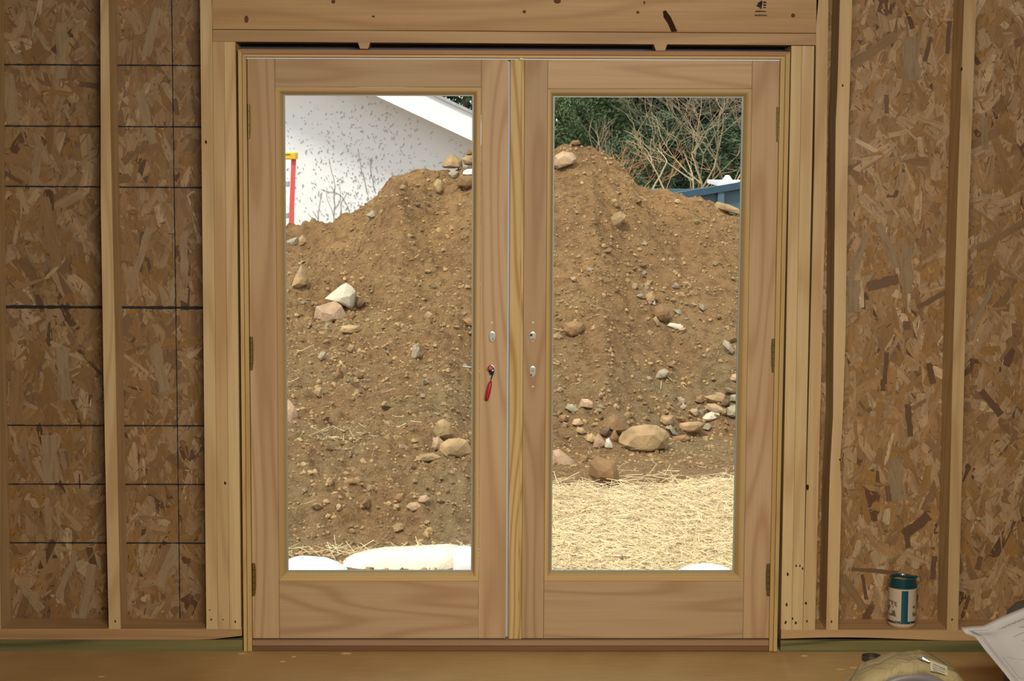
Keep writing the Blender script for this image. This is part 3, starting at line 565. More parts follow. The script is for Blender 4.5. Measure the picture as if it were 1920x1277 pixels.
B = [
 ([(608, 560), (625, 548), (640, 534), (650, 530), (660, 537), (667, 546), (664, 575), (660, 580), (645, 571), (628, 562)], 'pale', 'pale wedge-shaped rock with a bright face, largest light rock on the left of the pile'),
 ([(588, 597), (592, 575), (615, 569), (628, 564), (641, 573), (650, 592), (651, 602), (630, 606), (600, 604)], 'pink', 'pinkish rock lying just under the pale wedge-shaped rock'),
 ([(546, 538), (552, 520), (562, 500), (566, 496), (574, 506), (580, 522), (577, 534), (560, 542)], 'tan', 'upright angular rock with a shaded underside by the left glass edge'),
 ([(636, 622), (640, 611), (655, 609), (674, 611), (676, 621), (662, 626), (645, 624)], 'tan', 'flat tan rock lying below the pinkish rock on the left slope'),
 ([(654, 590), (662, 582), (668, 590), (665, 598), (655, 600)], 'brown', 'small brown rock wedged under the pale wedge-shaped rock'),
 ([(667, 566), (676, 558), (686, 566), (680, 577), (668, 578)], 'dark', 'dark rock just right of the pale wedge-shaped rock'),
 ([(560, 455), (560, 446), (568, 440), (575, 452), (570, 460), (561, 462)], 'tan', 'rounded rock on the skyline at the foot of the ladder'),
 ([(537, 452), (545, 448), (558, 444), (560, 458), (548, 462), (538, 460)], 'grey', 'grey rock at the far left of the pile skyline'),
 ([(828, 312), (836, 297), (848, 288), (856, 292), (866, 300), (868, 314), (850, 316), (832, 315)], 'tan', 'big angular rock perched on the left crest of the pile'),
 ([(866, 298), (874, 291), (890, 287), (896, 292), (896, 306), (880, 311), (870, 308)], 'tan', 'blocky rock on the crest, cut off by the left door stile'),
 ([(872, 290), (878, 280), (892, 276), (900, 285), (890, 291)], 'brown', 'brown clod-like rock at the top of the crest by the left door stile'),
 ([(855, 347), (862, 328), (880, 324), (896, 326), (896, 352), (876, 356), (862, 350)], 'brown', 'wide brown rock under the white scrap near the crest'),
 ([(840, 325), (848, 318), (860, 322), (858, 334), (846, 334)], 'grey', 'grey rock below the big angular crest rock'),
 ([(813, 345), (820, 334), (828, 340), (831, 356), (825, 366), (817, 362)], 'tan', 'smooth upright oval rock half sunk below the left crest'),
 ([(770, 383), (778, 379), (789, 381), (788, 387), (778, 388)], 'dark', 'thin dark slab stone below the left crest'),
 ([(685, 403), (700, 394), (708, 402), (706, 410), (694, 410)], 'grey', 'grey stone near the left shoulder of the pile'),
 ([(770, 672), (774, 648), (780, 644), (787, 652), (786, 668), (778, 676)], 'grey', 'upright grey oval stone on the rough lower dirt'),
 ([(595, 670), (603, 658), (611, 660), (612, 672), (600, 677)], 'grey', 'small grey stone on the rough dirt at the left'),
 ([(650, 655), (655, 645), (665, 647), (667, 660), (656, 664)], 'tan', 'tan cobble in the middle of the left pane dirt'),
 ([(533, 765), (540, 748), (552, 762), (559, 780), (556, 797), (540, 800)], 'pink', 'pale pinkish rock jutting in at the left glass edge'),
 ([(625, 708), (632, 692), (636, 686), (640, 700), (645, 712), (632, 714)], 'brown', 'pointed brown rock with a dark hollow beside it'),
 ([(660, 700), (672, 694), (683, 702), (680, 710), (666, 710)], 'brown', 'broad brown clod right of the pointed rock'),
 ([(587, 736), (592, 727), (603, 726), (606, 742), (600, 748)], 'tan', 'tan rock above the straw tuft on the left'),
 ([(812, 808), (820, 790), (832, 785), (846, 795), (850, 812), (835, 824), (815, 822)], 'tan', 'humped tan rock behind the large pale boulder in the left pane'),
 ([(810, 838), (812, 822), (822, 818), (832, 828), (826, 842), (814, 845)], 'pink', 'pinkish rock against the large pale boulder in the left pane'),
 ([(818, 850), (826, 832), (840, 823), (862, 821), (876, 826), (886, 848), (870, 857), (845, 858), (826, 855)], 'tan', 'large pale flat boulder at the right edge of the left pane'),
 ([(775, 862), (790, 852), (812, 849), (828, 857), (820, 862), (795, 866)], 'tan', 'low flat slab in the dirt left of the large pale boulder'),
 ([(760, 950), (768, 943), (782, 942), (792, 948), (786, 957), (770, 960)], 'pink', 'pinkish rounded cobble low in the left pane'),
 ([(783, 940), (788, 930), (800, 928), (806, 935), (800, 942), (790, 944)], 'pink', 'rounded cobble just above the lower pinkish cobble'),
 ([(640, 906), (650, 897), (664, 897), (671, 904), (662, 908), (646, 909)], 'brown', 'long half-buried brown stone low in the left pane'),
 ([(738, 934), (744, 926), (757, 924), (760, 936), (748, 942)], 'brown', 'brown half-buried stone left of the pinkish cobbles'),
 ([(868, 600), (878, 595), (890, 600), (890, 612), (874, 612)], 'brown', 'brown stone at mid height by the right edge of the left pane'),
 ([(1036, 310), (1040, 292), (1056, 283), (1074, 286), (1082, 297), (1078, 306), (1058, 312), (1044, 318)], 'pink', 'big smooth overhanging rock at the top left of the right pane'),
 ([(1068, 270), (1074, 263), (1086, 263), (1089, 270), (1078, 274)], 'brown', 'small rock on the very peak of the pile'),
 ([(1142, 428), (1144, 408), (1152, 400), (1164, 396), (1175, 404), (1170, 412), (1162, 418), (1158, 431)], 'tan', 'pale chipped rock sticking out high on the right slope'),
 ([(1203, 458), (1208, 450), (1214, 456), (1212, 462)], 'grey', 'small pale chip below right of the pale chipped rock'),
 ([(1204, 562), (1210, 552), (1224, 545), (1230, 556), (1228, 564), (1214, 568)], 'tan', 'wedge stone at mid height of the right slope'),
 ([(1221, 568), (1228, 563), (1230, 571), (1224, 573)], 'pale', 'tiny white stone under the wedge stone'),
 ([(1222, 588), (1226, 575), (1242, 572), (1255, 582), (1258, 596), (1248, 606), (1234, 604)], 'brown', 'round brown rock below the wedge stone on the right slope'),
 ([(1224, 598), (1230, 592), (1236, 602), (1240, 612), (1230, 613)], 'tan', 'orange-tan stone below the round brown rock'),
 ([(1250, 610), (1256, 605), (1275, 608), (1288, 614), (1284, 619), (1264, 618)], 'pale', 'flat light slab right below the round brown rock'),
 ([(1354, 645), (1358, 636), (1368, 642), (1377, 658), (1374, 665), (1364, 662)], 'grey', 'leaning grey slab near the right glass edge'),
 ([(1056, 620), (1060, 606), (1078, 601), (1094, 606), (1098, 618), (1088, 630), (1068, 631)], 'brown', 'round dusty boulder half buried at mid height of the right pane'),
 ([(1228, 708), (1234, 696), (1246, 691), (1254, 696), (1252, 706), (1240, 712)], 'grey', 'grey rounded stone above the rock rubble'),
 ([(1368, 712), (1372, 702), (1384, 700), (1390, 706), (1384, 716), (1374, 716)], 'pink', 'pinkish stone at the right glass edge above the rubble'),
 ([(1085, 762), (1090, 748), (1102, 748), (1112, 754), (1116, 765), (1104, 767)], 'pink', 'pinkish slab at the left end of the rubble line'),
 ([(1060, 765), (1064, 757), (1074, 758), (1086, 768), (1084, 774), (1070, 773)], 'grey', 'grey slab at the left end of the rubble line'),
 ([(1046, 790), (1050, 778), (1062, 777), (1064, 788), (1054, 793)], 'brown', 'brown cube-like stone at the left edge of the right pane'),
 ([(1072, 795), (1076, 786), (1088, 785), (1094, 795), (1084, 801)], 'pink', 'pinkish angular stone in front of the left rubble'),
 ([(1079, 808), (1082, 800), (1094, 803), (1100, 811), (1092, 815)], 'tan', 'flat tan stone in the left rubble'),
 ([(1128, 800), (1140, 782), (1152, 776), (1160, 782), (1174, 804), (1172, 812), (1158, 810), (1146, 800)], 'brown', 'long leaning rock just left behind the largest boulder'),
 ([(1097, 824), (1100, 815), (1110, 812), (1118, 820), (1116, 830), (1104, 832)], 'tan', 'tan stone in the row left of the largest boulder'),
 ([(1112, 838), (1114, 822), (1122, 812), (1130, 822), (1136, 832), (1130, 842), (1120, 842)], 'pink', 'pointed pinkish stone in the row left of the largest boulder'),
 ([(1133, 838), (1136, 824), (1142, 821), (1148, 832), (1150, 839), (1140, 843)], 'pale', 'small pale pyramid stone nearest the left of the largest boulder'),
 ([(1144, 822), (1150, 806), (1154, 806), (1160, 820), (1156, 828), (1146, 828)], 'brown', 'brown tooth-shaped stone touching the largest boulder'),
 ([(1124, 812), (1130, 802), (1144, 800), (1144, 812), (1134, 820)], 'dark', 'dark stone in the shade of the leaning rock'),
 ([(1157, 828), (1166, 812), (1185, 800), (1210, 796), (1232, 798), (1250, 808), (1256, 818), (1252, 840), (1230, 845), (1195, 848), (1176, 852), (1162, 842)], 'tan', 'largest boulder at the foot of the pile in the right pane'),
 ([(1103, 890), (1106, 868), (1116, 856), (1130, 860), (1154, 864), (1158, 880), (1163, 901), (1140, 904), (1112, 902)], 'brown', 'flat-fronted brown rock standing at the edge of the straw', .7, .15, None, 'stone', 4.62),
 ([(1034, 866), (1036, 845), (1048, 841), (1058, 850), (1074, 862), (1080, 872), (1060, 874), (1040, 873)], 'pink', 'pinkish low rock at the bottom left of the right pane above the straw'),
 ([(1086, 862), (1090, 853), (1102, 854), (1104, 864), (1094, 868)], 'brown', 'small brown stone left of the flat-fronted brown rock'),
 ([(1237, 790), (1240, 780), (1256, 778), (1264, 779), (1262, 795), (1250, 798), (1242, 796)], 'tan', 'grey-tan block right behind the largest boulder'),
 ([(1250, 800), (1258, 796), (1266, 808), (1272, 816), (1262, 818)], 'grey', 'light wedge leaning on the right end of the largest boulder'),
 ([(1270, 806), (1274, 794), (1290, 791), (1312, 790), (1320, 794), (1318, 804), (1306, 811), (1284, 811)], 'tan', 'long tan rock right of the largest boulder'),
 ([(1258, 826), (1264, 818), (1286, 815), (1296, 822), (1290, 828), (1270, 829)], 'brown', 'flat brown stone right at the foot of the largest boulder'),
 ([(1271, 757), (1272, 746), (1284, 747), (1286, 755), (1280, 758)], 'grey', 'small square grey stone in the upper rubble'),
 ([(1272, 766), (1278, 760), (1288, 760), (1288, 766), (1280, 769)], 'grey', 'small grey stone under the square grey stone'),
 ([(1293, 770), (1298, 766), (1308, 767), (1309, 776), (1304, 782), (1298, 778)], 'pink', 'pinkish wedge stone in the right rubble'),
 ([(1302, 752), (1306, 744), (1316, 741), (1320, 752), (1316, 758)], 'brown', 'brown block left of the long split rock'),
 ([(1320, 744), (1330, 742), (1344, 738), (1358, 745), (1362, 752), (1348, 757), (1330, 755)], 'tan', 'long split rock near the top of the right rubble'),
 ([(1322, 766), (1326, 757), (1342, 757), (1356, 766), (1361, 773), (1348, 776), (1330, 772)], 'pink', 'orange-pink rock above the white slab in the right rubble'),
 ([(1316, 784), (1322, 778), (1334, 772), (1350, 776), (1348, 782), (1330, 790), (1320, 790)], 'pale', 'white slanting slab at the right end of the rubble'),
 ([(1350, 758), (1358, 748), (1368, 750), (1369, 758), (1358, 764)], 'dark', 'dark stone at the right end of the long split rock'),
 ([(1361, 778), (1364, 764), (1376, 759), (1388, 760), (1388, 782), (1370, 784)], 'grey', 'grey block at the right glass edge in the rubble'),
 ([(1368, 752), (1370, 741), (1382, 739), (1388, 744), (1386, 756)], 'grey', 'upper grey block at the right glass edge'),
 ([(1355, 732), (1362, 729), (1382, 734), (1388, 740), (1374, 739)], 'dark', 'thin dark slab above the grey blocks at the right glass edge'),
 ([(1334, 386), (1345, 378), (1366, 383), (1386, 392), (1390, 402), (1362, 396), (1340, 392)], 'tan', 'flat rock lying on the skyline in front of the blue container'),
]
for b_ in B: rock(*b_)
# small stones: copies of a few chips
small = []
for k in range(6):
    bm = bmesh.new(); r = random.Random(k+50)
    for _ in range(11): 
        v_ = Vector((r.gauss(0, 1), r.gauss(0, 1), r.gauss(0, 1))).normalized(); bm.verts.new((v_.x*.5, v_.y*.4*r.uniform(.8, 1), v_.z*.32))
    bmesh.ops.convex_hull(bm, input=bm.verts[:])
    for v_ in [v_ for v_ in bm.verts if not v_.link_faces]: bm.verts.remove(v_)
    bmesh.ops.bevel(bm, geom=bm.edges[:], offset=.012, segments=1, affect='EDGES', clamp_overlap=True)
    me = bpy.data.meshes.new('small_stone'); bm.to_mesh(me); bm.free(); me.materials.append(RM[['tan', 'pink', 'brown', 'grey', 'brown', 'tan'][k]]); small.append(me)
r = random.Random(99)
kn = 0
while kn < 180:
    q = r.random()
    if q < .26: px, py = r.uniform(1040, 1385), r.gauss(765, 26)
    elif q < .42: px = r.uniform(1090, 1385); py = 480+(px-1090)*.5+r.gauss(0, 26)
    elif q < .6: px, py = r.uniform(1040, 1385), r.uniform(520, 740)
    elif q < .68: px, py = r.uniform(1040, 1300), r.uniform(290, 420)
    elif q < .74: px, py = r.uniform(760, 884), r.uniform(318, 350)
    else: px, py = r.uniform(540, 884), r.uniform(560, 1000)
    if py > 850 and px > 1000: continue
    g = Gpt(px, py)
    if g.z > 1.72 or g.y > 8.45: continue
    s_ = r.uniform(.022, .06) if r.random() < .8 else r.uniform(.06, .10); left = px < 950; up = py < 600
    ki = r.randrange(6); o = bpy.data.objects.new('small_stone', small[ki]); COL.objects.link(o); o.location = g+Vector((0, -.004, s_*.10)); o.scale = (s_, s_, s_*r.uniform(.8, 1.1)); o.rotation_euler = (r.uniform(-.5, .5), r.uniform(-.5, .5), r.uniform(0, 6))
    if left: lb, gp = ('small loose stone half sunk in the dirt seen through the left glass', 'small stones on the left side of the dirt pile')
    elif py < 690: lb, gp = ('small loose stone on the steep slope seen through the right glass', 'small stones on the right slope of the dirt pile')
    else: lb, gp = ('small stone in the rubble line at the foot of the pile', 'small stones in the rubble at the foot of the pile')
    cn = ['tan', 'pinkish', 'brown', 'grey', 'brown', 'tan'][ki]
    tag(o, lb.replace('small', 'small '+cn, 1), 'stone', gp.replace('small', 'small '+cn, 1)); kn += 1
# gravel: nobody could count it
def gravel():
    n = 21000; g_ = (1+5**.5)/2
    bx = np.array([[-1, g_, 0], [1, g_, 0], [-1, -g_, 0], [1, -g_, 0], [0, -1, g_], [0, 1, g_], [0, -1, -g_], [0, 1, -g_], [g_, 0, -1], [g_, 0, 1], [-g_, 0, -1], [-g_, 0, 1]], float)/1.9
    fx = np.array([[0, 11, 5], [0, 5, 1], [0, 1, 7], [0, 7, 10], [0, 10, 11], [1, 5, 9], [5, 11, 4], [11, 10, 2], [10, 7, 6], [7, 1, 8], [3, 9, 4], [3, 4, 2], [3, 2, 6], [3, 6, 8], [3, 8, 9], [4, 9, 5], [2, 4, 11], [6, 2, 10], [8, 6, 7], [9, 8, 1]])
    x = rng.uniform(-2.3, 2.6, n); y = rng.uniform(2.4, 8.7, n); keep = ~((x > 0) & (y < 5.2) & (rng.random(n) < .7)); x, y = x[keep], y[keep]; z = H(x, y)
    n = len(x); s_ = rng.gamma(1.8, .0036, n)+.003; a = rng.uniform(0, 6, n)
    V = bx[None]*s_[:, None, None]*rng.uniform(.6, 1.3, (n, 12, 3))*rng.uniform(.6, 1.1, (n, 1, 3)); ca, sa = np.cos(a)[:, None], np.sin(a)[:, None]
    V = np.stack([V[..., 0]*ca-V[..., 1]*sa+x[:, None], V[..., 0]*sa+V[..., 1]*ca+y[:, None], V[..., 2]+z[:, None]+.002], -1)
    Fq = (fx[None]+np.arange(n)[:, None, None]*12).reshape(-1, 3)
    return rawmesh('gravel', V.reshape(-1, 3), Fq, rockmat('gravel_stone', srgb(160, 132, 94), .5))
tag(gravel(), 'tiny crumbs and gravel scattered all over the dirt pile', 'gravel', kind='stuff')
# ---- straw
def strawmat():
    s = NT('dry_straw', .55, .3); v = s.coord(False); a = s.n('ShaderNodeAttribute'); a.attribute_name = 'tone'
    s.b.inputs['Base Color'].default_value = (.8, .7, .5, 1); s.l(a.outputs['Color'], s.b.inputs['Base Color']); return s.m
M['straw'] = strawmat()
def straw(name, x, y, L0, lift, flat=.12, wd=(.0016, .0034), aniso=None):
    n = len(x); a = rng.uniform(0, PI, n) if aniso is None else rng.normal(aniso[0], aniso[1], n); L = rng.uniform(*L0, n); z = H(x, y); el = rng.normal(0, flat, n)
    w = rng.uniform(*wd, n); Vs = []; segs = 3
    dx, dy = np.cos(a), np.sin(a); bend = rng.normal(0, .12, n)
    P_ = []
    zz = z+rng.uniform(0, 1, n)**1.5*lift
    for k in range(segs+1):
        t = k/segs-.5; P_.append(np.c_[x+dx*L*t-dy*bend*L*(t*t-.25), y+dy*L*t+dx*bend*L*(t*t-.25), np.maximum(zz+np.sin(el)*L*t, 0*zz-9)])
    for p in P_:
        gz = H(p[:, 0], p[:, 1]); p[:, 2] = np.maximum(p[:, 2], gz+.001)
        for (ox, oz) in ((-1, -.35), (1, -.35), (0, .8)):
            Vs.append(np.c_[p[:, 0]-dy*w*ox, p[:, 1]+dx*w*ox, p[:, 2]+w*oz+w*.35])
    V = np.stack(Vs, 1); nv = V.shape[1]; fs = []
    for k in range(segs):
        for j in range(3): fs.append([k*3+j, k*3+(j+1) % 3, (k+1)*3+(j+1) % 3, (k+1)*3+j])
    Fq = (np.array(fs)[None]+np.arange(n)[:, None, None]*nv).reshape(-1, 4)
    o = rawmesh(name, V.reshape(-1, 3), Fq, M['straw'])
    c = np.array(srgb(220, 196, 152))*rng.uniform(.5, 1.15, n)[:, None]*np.array([1, 1, 1]); c = np.clip(c, 0, .95); C = np.repeat(np.c_[c, np.ones(n)], nv, 0)
    at = o.data.color_attributes.new('tone', 'FLOAT_COLOR', 'POINT'); at.data.foreach_set('color', C.ravel().astype(np.float32)); return o
n = 46000; x = rng.uniform(-.1, 2.3, n*2); y = 2.25+rng.random(n*2)**1.15*2.75
edge = 4.35+.55*np.clip(x-.35, 0, 2)+.25*oct_(x, y*0+2, .6, 77)
k = rng.random(n*2) < np.clip((edge-y)/.55+.12, .012, 1)*np.clip((x-.02)/.1, 0, 1)*np.where(y < 5.2, 1, 0); x, y = x[k][:n], y[k][:n]
s1 = straw('straw', x, y, (.05, .24), .06, .2, (.0009, .0024))
tag(s1, 'pale dry straw mulch spread over the ground outside the right door', 'straw', kind='stuff')
n = 260; x = rng.uniform(-1.2, .1, n); y = 2.74+.14*rng.random(n)+np.clip(x+.9, 0, 1)*.05; k = (x > -.85) | (rng.random(n) < .25)
xs2 = rng.uniform(-2, 2.2, 110); ys2 = rng.uniform(3.3, 7.5, 110)
xs3 = rng.normal(P(645, 825, 4.4).x, .07, 26); g = Gpt(645, 822); ys3 = rng.normal(g.y, .08, 26)
tag(straw('loose_straw', np.r_[x[k], xs2, xs3], np.r_[y[k], ys2, ys3], (.04, .16), .03, .35, (.0010, .0022)), 'stray straws scattered over the bare dirt outside', 'straw', kind='stuff')

# ---- things at the foot of the door outside
def blob(name, outline, y0, mat, label, cat, dep, bulge=.12, parent=None, sm=True):
    pts = [P(a, b, y0) for a, b in outline]; c = sum(pts, Vector())/len(pts); bm = bmesh.new()
    prev = None; n = len(pts)
    rings = []
    for sc, dy, dz in ((1.0, 0, 0), (.96, -dep*.35, -.0), (.8, -dep*.8, -.02), (.5, -dep, -.05)):
        rings.append([bm.verts.new(Vector((c.x+(p.x-c.x)*sc, y0+dy, c.z+(p.z-c.z)*sc+dz*(1 if p.z > c.z else 0)))) for p in pts])
    back = [bm.verts.new(Vector((c.x+(p.x-c.x)*.97, y0+dep, c.z+(p.z-c.z)*.97))) for p in pts]
    allr = [back]+rings
    for A, B_ in zip(allr, allr[1:]):
        for i in range(n): bm.faces.new((A[i], A[(i+1) % n], B_[(i+1) % n], B_[i]))
    bm.faces.new(back); bm.faces.new(rings[-1][::-1])
    return tag(finish(name, bm, mat, None, smooth=sm), label, cat)
MW = plain('white_plastic', (.86, .86, .88), .45, var=.04, vs=4)
blob('plastic_sheet', [(530, 1072), (533, 1058), (550, 1052), (565, 1050), (590, 1052), (610, 1054), (632, 1062), (650, 1074), (660, 1110), (520, 1110)], 2.42, MW, 'white plastic bundle low at the left glass corner outside', 'plastic bundle', .10)
blob('boulder', [(620, 1076), (640, 1058), (658, 1048), (690, 1040), (720, 1035), (780, 1033), (840, 1029), (862, 1031), (870, 1078), (860, 1110), (620, 1110)], 2.62, RM['cream'], 'long cream-coloured sunlit boulder beyond the foot of the left door', 'stone', .12)
blob('foam_block', [(849, 1110), (849.5, 1045), (851, 1033), (858, 1027.5), (872, 1026.5), (890, 1030), (895, 1040), (896, 1110)], 2.36, MW, 'upright white block at the bottom right corner of the left glass', 'block', .05)
blob('plastic_sheet', [(1262, 1080), (1285, 1071), (1300, 1066.5), (1320, 1063.5), (1338, 1063.5), (1355, 1067), (1372, 1072), (1385, 1085), (1380, 1112), (1255, 1112)], 2.16, MW, 'white plastic lump in the straw at the bottom right of the right glass', 'plastic bundle', .08)
bm = bmesh.new(); q = [(867, 327), (869, 321), (876, 317.5), (896, 317), (896, 326), (876, 328)]
g = Gpt(880, 330); prism(bm, [xz(*p, g.y-.10) for p in q], g.y-.11, g.y-.02); tag(finish('plastic_scrap', bm, MW, bev=.004), 'bright white scrap lying among the crest rocks', 'scrap')

# ---- white house with a low gable
YH = 15.0; HW = NT('white_siding', .7, .2); v = HW.coord(False); n_ = HW.noise(v, 3, 3); HW.base(HW.mix(n_, (.90, .90, .90), (.95, .95, .95)))
house = empty('white_house', (P(700, 300, YH).x, YH, -.6), label='white stucco house gable with dead vine marks behind the dirt pile', cat='house')
def rk(px): return 180+(px-705)*.467
bm = bmesh.new(); a = P(705, rk(705), YH); b = P(1030, rk(1030), YH); sl_ = (b.z-a.z)/(b.x-a.x); xl = -6.5
prism(bm, [(xl, -.8), (b.x, -.8), (b.x, b.z), (xl, a.z+sl_*(xl-a.x))], YH, YH+9); finish('gable_wall', bm, HW.m, house)
bm = bmesh.new(); YF = YH-.55
A0, A1 = P(705, 180, YF), P(887, 265, YF); s2 = (A1.z-A0.z)/(A1.x-A0.x); f = lambda x, o=0: A0.z+s2*(x-A0.x)+o; xe = P(1035, 300, YF).x; th = P(815, 180, YF).z-P(815, 231, YF).z
prism(bm, [(-7, f(-7)), (xe, f(xe)), (xe, f(xe, th)), (-7, f(-7, th))], YF, YF+.05); finish('rake_board', bm, plain('white_painted_trim', (.93, .93, .93), .5), house)
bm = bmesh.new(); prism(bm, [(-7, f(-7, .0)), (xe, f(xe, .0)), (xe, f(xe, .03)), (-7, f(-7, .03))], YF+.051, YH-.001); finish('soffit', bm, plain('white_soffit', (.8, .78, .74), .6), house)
bm = bmesh.new(); prism(bm, [(-7, f(-7, th+.001)), (xe, f(xe, th+.001)), (xe, f(xe, th+.035)), (-7, f(-7, th+.035))], YF-.03, YH+9.3); finish('roof', bm, plain('grey_shingles', (.42, .42, .42), .8, var=.3, vs=30), house)
# dead vine stems and rootlet specks
vb = bmesh.new(); r = random.Random(5)
def walk(px, py, ang, n, st, r0):
    pts = [P(px, py, YH-.006)]
    for i in range(n):
        ang += r.gauss(0, .2); px += math.cos(ang)*st; py -= math.sin(ang)*st; pts.append(P(px, py, YH-.006))
        if r.random() < .06 and n-i > 5: walk(px, py, ang+r.choice((-.7, .7)), (n-i)//2, st, r0*.7)
    if len(pts) > 2: tube(vb, pts, [r0*(1-.6*i/len(pts)) for i in range(len(pts))], 4)
for (px, py, a_, n) in ((628, 425, 2.1, 20), (704, 362, 1.9, 10), (690, 365, 2.3, 13), (655, 400, 1.9, 12), (600, 430, 1.9, 9), (640, 410, 1.5, 8)):
    walk(px, py, a_, n, 6.5, .0045)
tag(finish('vine_stem', vb, plain('dead_vine', (.30, .27, .25), .8), house), kind='stuff')
n = 1500; px = rng.uniform(532, 888, n); py = 180+rng.random(n)**.8*240; k = (py > 187+(px-705)*.5) & (rng.random(n) < .25+.75*np.exp(-((px-680)/80)**2)); px, py = px[k], py[k]; Vs, Fs = [], []
for a_, b_ in zip(px, py):
    c = P(a_, b_, YH-.004); L = rng.gamma(2, .005)+.004; t = rng.normal(1.4, .5); dx, dz = math.cos(t)*L, math.sin(t)*L; w = .0035; i = len(Vs)
    nxx, nzz = -math.sin(t)*w, math.cos(t)*w
    Vs += [(c.x-dx, c.y, c.z-dz), (c.x+nxx, c.y-.006, c.z+nzz), (c.x+dx, c.y, c.z+dz), (c.x-nxx, c.y-.006, c.z-nzz), (c.x, c.y+.004, c.z)]; Fs += [(i, i+1, i+2, i+3), (i, i+4, i+1), (i+1, i+4, i+2), (i+2, i+4, i+3), (i+3, i+4, i)]
o = rawmesh('vine_speck', Vs, Fs, plain('vine_rootlets', (.44, .43, .41), .9), house); o['kind'] = 'stuff'
for nm in ('vine_speck', 'vine_stem'): bpy.data.objects[nm].matrix_parent_inverse = Matrix.Translation(house.location).inverted()

# ---- step ladder
YL = 13.6; LR = plain('red_fibreglass', srgb(226, 96, 92), .45); LY = plain('yellow_plastic', srgb(236, 190, 50), .4); LA = plain('aluminium', (.50, .50, .49), .45, .4)
pc = P(545, 292, YL); ld = empty('step_ladder', (pc.x-.1, YL, ZG), label='red fibreglass step ladder with a yellow top against the white house', cat='ladder')
bm = bmesh.new(); a, b = P(510, 285.5, YL), P(556.5, 299, YL); box(bm, a.x, b.x, YL-.06, YL+.14, b.z, a.z); finish('top_cap', bm, LY, ld, bev=.008)
bm = bmesh.new(); c1 = P(535, 289, YL-.061); box(bm, c1.x-.03, c1.x+.05, YL-.066, YL-.0602, c1.z-.004, c1.z+.003); finish('cap_slot', bm, plain('dark_yellow', srgb(150, 110, 30), .6), ld)
for s_, nm in ((1, 'r'), (-1, 'l')):
    bm = bmesh.new(); t0 = P(551 if s_ > 0 else 516, 299, YL); t1 = P(544.5 if s_ > 0 else 470, 452, YL)
    if s_ > 0: bm.clear(); t1 = P(545, 452, YL)
    d = t1-t0; e = t0+d*((ZG-t0.z)/d.z); w = .024
    prism(bm, [(t0.x-w, t0.z), (t0.x+w, t0.z), (e.x+w, e.z), (e.x-w, e.z)], YL-.03, YL+.0); finish('side_rail', bm, LR, ld)
    bm = bmesh.new(); tube(bm, [(t0.x-s_*.02, YL+.10, t0.z), (e.x-s_*.02, YL+.75, ZG)], .016, 8); finish('rear_leg', bm, LA, ld)
zl = P(545, 345, YL).z
for i, py in enumerate((345, 404, 463, 522)):
    z = P(545, py, YL).z
    bm = bmesh.new(); x1 = P(546-i*1.2, py, YL).x; x0 = P(515-i*14, py, YL).x; box(bm, x0, x1-.02, YL-.035, YL+.045, z-.028, z+.028); finish('step', bm, LA, ld, bev=.004)

# ---- blue container with white scraps
YK = 11.8; MB = plain('blue_painted_steel', srgb(84, 110, 122), .6, var=.15, vs=5); MBr = plain('blue_rim_steel', srgb(58, 84, 102), .6, var=.15, vs=5)
ct = empty('skip_container', (P(1340, 380, YK).x, YK, ZG), label='blue steel waste container behind the right shoulder of the dirt pile', cat='container')
a, b = P(1250, 366, YK), P(1470, 329, YK-.0)
def slab(bm, p, q, y0, y1, z0a, z1a, z0b, z1b):
    vs = [(p, y0, z0a), (q, y1, z0b), (q, y1, z1b), (p, y0, z1a)]; A = [bm.verts.new(v) for v in vs]; B_ = [bm.verts.new((v[0], v[1]+.05, v[2])) for v in vs]
    bm.faces.new(A); bm.faces.new(B_[::-1])
    for i in range(4): bm.faces.new((A[i], B_[i], B_[(i+1) % 4], A[(i+1) % 4]))
zk = (a.z+P(1388, 343, YK).z)/2+.0
bm = bmesh.new(); prism(bm, [(a.x, ZG), (b.x, ZG), (b.x, b.z), (a.x, a.z)], YK, YK+.05); finish('side_panel', bm, MB, ct)
bm = bmesh.new(); prism(bm, [(a.x, a.z-.055), (b.x, b.z-.055), (b.x, b.z+.01), (a.x, a.z+.01)], YK-.06, YK+.06); finish('top_rim', bm, MBr, ct)
for px in (1300, 1352, 1404, 1450):
    p = P(px, 370, YK-.05); bm = bmesh.new(); zt = a.z+(b.z-a.z)*(p.x-a.x)/(b.x-a.x)-.055; box(bm, p.x-.03, p.x+.03, YK-.05, YK, ZG, zt); finish('rib', bm, MB, ct)
bm = bmesh.new(); box(bm, a.x, a.x+.05, YK+.05, YK+1.8, ZG, a.z); box(bm, a.x, b.x, YK+1.8, YK+1.85, ZG, a.z); finish('far_panels', bm, MB, ct)
bm = bmesh.new(); a2, b2 = P(1345, 341.5, YK), P(1420, 348.5, YK); box(bm, a2.x, b2.x, YK-.05, YK+.8, b2.z, a2.z); tag(finish('foam_board', bm, MW), 'flat white board lying across the top of the blue container', 'board')
bm = bmesh.new(); prism(bm, [xz(1355, 341.3, YK+.1), xz(1376, 341.3, YK+.1), xz(1368, 329, YK+.1), xz(1364, 329.5, YK+.1)], YK+.1, YK+.25); tag(finish('foam_scrap', bm, MW), 'small white peaked scrap standing on the white board', 'scrap')

